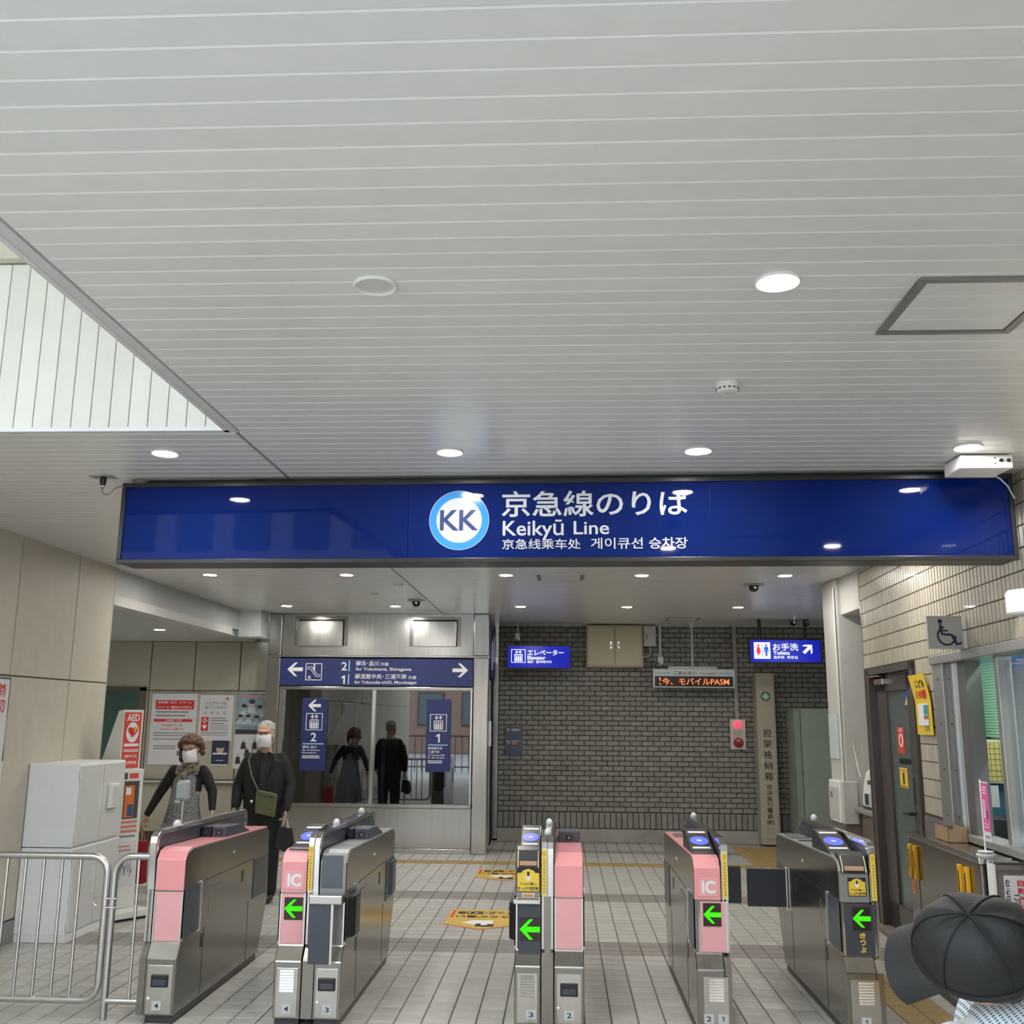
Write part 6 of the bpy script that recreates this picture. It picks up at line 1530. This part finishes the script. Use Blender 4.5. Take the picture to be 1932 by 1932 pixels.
def patterned():
    m = bpy.data.materials.new('dashed_blue_fabric'); m.use_nodes = True; nt = m.node_tree; b = nt.nodes['Principled BSDF']; b.inputs['Roughness'].default_value = .8
    tc = nt.nodes.new('ShaderNodeTexCoord'); sp = nt.nodes.new('ShaderNodeSeparateXYZ'); nt.links.new(tc.outputs['Object'], sp.inputs[0])
    def M(op, a, b_): 
        n = nt.nodes.new('ShaderNodeMath'); n.operation = op
        for i, v in enumerate((a, b_)):
            if v is None: continue
            if isinstance(v, (int, float)): n.inputs[i].default_value = v
            else: nt.links.new(v, n.inputs[i])
        return n.outputs[0]
    d1 = M('ADD', M('MULTIPLY', sp.outputs['X'], .9), M('MULTIPLY', sp.outputs['Z'], .5)); d2 = M('ADD', M('MULTIPLY', sp.outputs['Z'], .9), M('MULTIPLY', sp.outputs['X'], -.5)); 
    s1 = M('SINE', M('MULTIPLY', d1, 620.), None); s2 = M('SINE', M('MULTIPLY', M('ADD', d2, M('MULTIPLY', sp.outputs['Y'], .6)), 1150.), None)
    k = M('MULTIPLY', M('GREATER_THAN', s1, -.1), M('GREATER_THAN', s2, .0))
    mx = nt.nodes.new('ShaderNodeMixRGB'); mx.inputs['Color1'].default_value = (.56, .62, .66, 1); mx.inputs['Color2'].default_value = (.07, .11, .17, 1); nt.links.new(k, mx.inputs['Fac']); nt.links.new(mx.outputs[0], b.inputs['Base Color'])
    MATS['dashed_blue_fabric'] = m; return m
mb = MB(); torso(mb, [(a, b, c, d+.022, e+.022) for a, b, c, d, e in TC])
for A in (cR, cL): limb(mb, [A[0], A[1], A[2], tuple(Vector(A[2]).lerp(Vector(A[3]), .3))], [.070, .068, .060, .056])
mb.ell((.815, 1.92, 1.025), (.095, .095, .072), 18, 12); mb.ell((.765, 1.93, 1.04), (.06, .07, .045), 16, 10)
fuse(mb, 'patterned_shirt', patterned(), stoop, .008, 4)
mb = MB(); mb.ell((.665, 1.885, .985), (.055, .055, .068), 18, 12); mb.ell((.675, 1.89, .92), (.055, .06, .08), 18, 12); mb.ell((.72, 1.93, 1.0), (.055, .055, .05), 18, 12)
fuse(mb, 'white_towel', mat('white_cotton', (.74, .76, .80), .85, 0, .04), stoop, .007, 5)
mb = MB(); limb(mb, [(1.09, 2.17, .70), (1.10, 2.17, .62)], [(.165, .13), (.165, .125)], 20)
for q in (-1, 1): limb(mb, [(1.10, 2.16+q*.08, .66), (1.08, 2.15+q*.09, .36), (1.10, 2.16+q*.09, .09)], [.100, .076, .062])
fuse(mb, 'trousers', mat('grey_trousers', (.07, .07, .08), .8), stoop, .009, 4)
for q in (-1, 1): MB().ell((1.045, 2.16+q*.095, .038), (.108, .046, .040)).build('shoe', BLACK, stoop)
# cap
M_CAP = mat('black_cap_cloth', (.0065, .007, .008), .6, 0, .12, 50, bump=.15, bscale=160)
def CP_(x, y, z): return hc + RC @ (V(x, y, z))
mb = MB(); n, mrows = 40, 12; vs = []
for j in range(mrows+1):
    ph = math.pi/2*j/mrows
    for i in range(n):
        th = 2*math.pi*i/n
        bul = 1 + .03*math.cos(3*th)
        rr = math.cos(ph)**.75 if j < mrows else 0
        vs.append(CP_(.086*bul*rr*math.cos(th), .012+.108*bul*rr*math.sin(th), .012+.100*math.sin(ph)**1.0 + .004*math.sin(6*th)*math.sin(2*ph)))
fs = [(j*n+i, j*n+(i+1) % n, (j+1)*n+(i+1) % n, (j+1)*n+i) for j in range(mrows) for i in range(n)]
mb.add(vs, fs); inn = len(mb.v)
mb.smooth = True
cap = mb.build('cap_crown', M_CAP, stoop, smooth=True)
def seam(pts, r=.0016): MB().tube(pts, r, 5).build('seam', mat('seam_black', (.006, .006, .007), .7), cap)
for a0 in (0, 60, 120, 180, 240, 300):
    p = []
    for j in range(mrows+1):
        ph = math.pi/2*j/mrows; th = R(a0+30); bul = 1 + .03*math.cos(3*th); rr = math.cos(ph)**.75 if j < mrows else 0
        p.append(CP_(.087*bul*rr*math.cos(th), .012+.109*bul*rr*math.sin(th), .0125+.101*math.sin(ph)))
    seam(p)
MB().tube([CP_(.0875*math.cos(a)*(1+.03*math.cos(3*a)), .012+.1095*math.sin(a)*(1+.03*math.cos(3*a)), .012) for a in [2*math.pi*i/36 for i in range(36)]], .0045, 6, close=True).build('hem', MATS['seam_black'], cap)
mb = MB(); vs = []; nu, nv = 21, 6
for k in range(nv):
    v = k/(nv-1)
    for i in range(nu):
        u = -1 + 2*i/(nu-1); th = R(-90) + u*R(62)
        bx_, by_ = .086*math.cos(th), .012+.108*math.sin(th)
        ex, ey = .086*math.sin(u*1.15)*1.0, -.092 - .062*math.sqrt(max(0, 1-(u*.93)**2))*.95
        X, Y = bx_+(ex-bx_)*v, by_+(ey-by_)*v
        vs.append(CP_(X, Y, .014 - .024*v - .022*u*u*v))
N_ = len(vs); vs2 = vs + [p - hu*.005 for p in vs]; fs = []
for k in range(nv-1):
    for i in range(nu-1):
        a = k*nu+i; fs.append((a, a+1, a+nu+1, a+nu)); fs.append((N_+a, N_+a+nu, N_+a+nu+1, N_+a+1))
edge = [k*nu for k in range(nv)] + [(nv-1)*nu+i for i in range(1, nu)] + [k*nu+nu-1 for k in range(nv-2, -1, -1)]
for a, b in zip(edge, edge[1:]): fs.append((a, N_+a, N_+b, b))
mb.add(vs2, fs); mb.smooth = True; mb.build('cap_brim', M_CAP, stoop, smooth=True)
MB().tube([CP_(.05*q, .135-.0*abs(q), .03) for q in (-1, -.5, 0, .5, 1)], [(.010, .004)]*5, 8).build('cap_strap', MATS['seam_black'], stoop)
mb = MB(); mb.ell(hc + RC @ V(0, .03, -.005), (.078*.98, .090*.98, .055), 16, 10, RC)
fuse(mb, 'hair', mat('dark_hair', (.02, .017, .015), .6, 0, .3, 80), stoop, .006, 2, disp=.006)

# ================================================================== OUTSIDE, BEHIND THE VIEWER (seen only in reflections)
struct(MB().box(-40, 40, -40, -3.0, -.2, -.03).build('street', mat('asphalt', (.45, .45, .45), .8, 0, .1)), 'grey street outside the station')
def house(name, label, x0, x1, y, h, m, floors, cols, sign=None):
    t = thing(name, label, 'building', ((x0+x1)/2, y-3, 0))
    bx('wall', m, t, x0, x1, y-6, y, 0, h)
    for f in range(floors):
        for c in range(cols):
            a = x0 + (x1-x0)*(c+.2)/cols; b = x0 + (x1-x0)*(c+.8)/cols; z = 1.2 + f*3
            w_ = bx('window', DGREY, t, a, b, y, y+.05, z, z+1.5); bx('pane', mat('house_pane', (.10, .13, .15), .1), w_, a+.06, b-.06, y+.04, y+.07, z+.06, z+1.44)
    return t
house('brick_street_building', 'red-brown brick building across the street', -7.0, 1.0, -22, 9, mat('outside_brick', (.30, .20, .155), .7), 3, 4)
house('pale_street_building', 'pale tiled building across the street', 1.2, 12, -23, 12, mat('outside_pale', (.58, .57, .54), .6), 4, 5)
house('grey_street_building', 'grey office building across the street', -20, -7.4, -23, 10, mat('outside_grey', (.40, .41, .42), .6), 3, 6)
t = thing('shop_banner', 'red and yellow upright shop banner across the street', 'banner', (-2.6, -21.6, 0))
MB().tube([(-2.05, -21.6, 0), (-2.05, -21.6, 5.2)], .05, 8).build('pole', DGREY, t); bx('red_flag', RPRINT, t, -3.0, -2.1, -21.63, -21.57, 3.9, 5.1); bx('yellow_flag', YELL, t, -3.0, -2.1, -21.63, -21.57, 2.2, 3.85)
t = thing('street_railing', 'dark street railing along the kerb', 'railing', (-1, -6, 0))
MB().box(-5, 4, -6.03, -5.97, 1.0, 1.05).box(-5, 4, -6.03, -5.97, .12, .16).build('rails', DGREY, t)
for k in range(46): bx('baluster', DGREY, t, -5+.2*k, -4.975+.2*k, -6.012, -5.988, 0, 1.02)
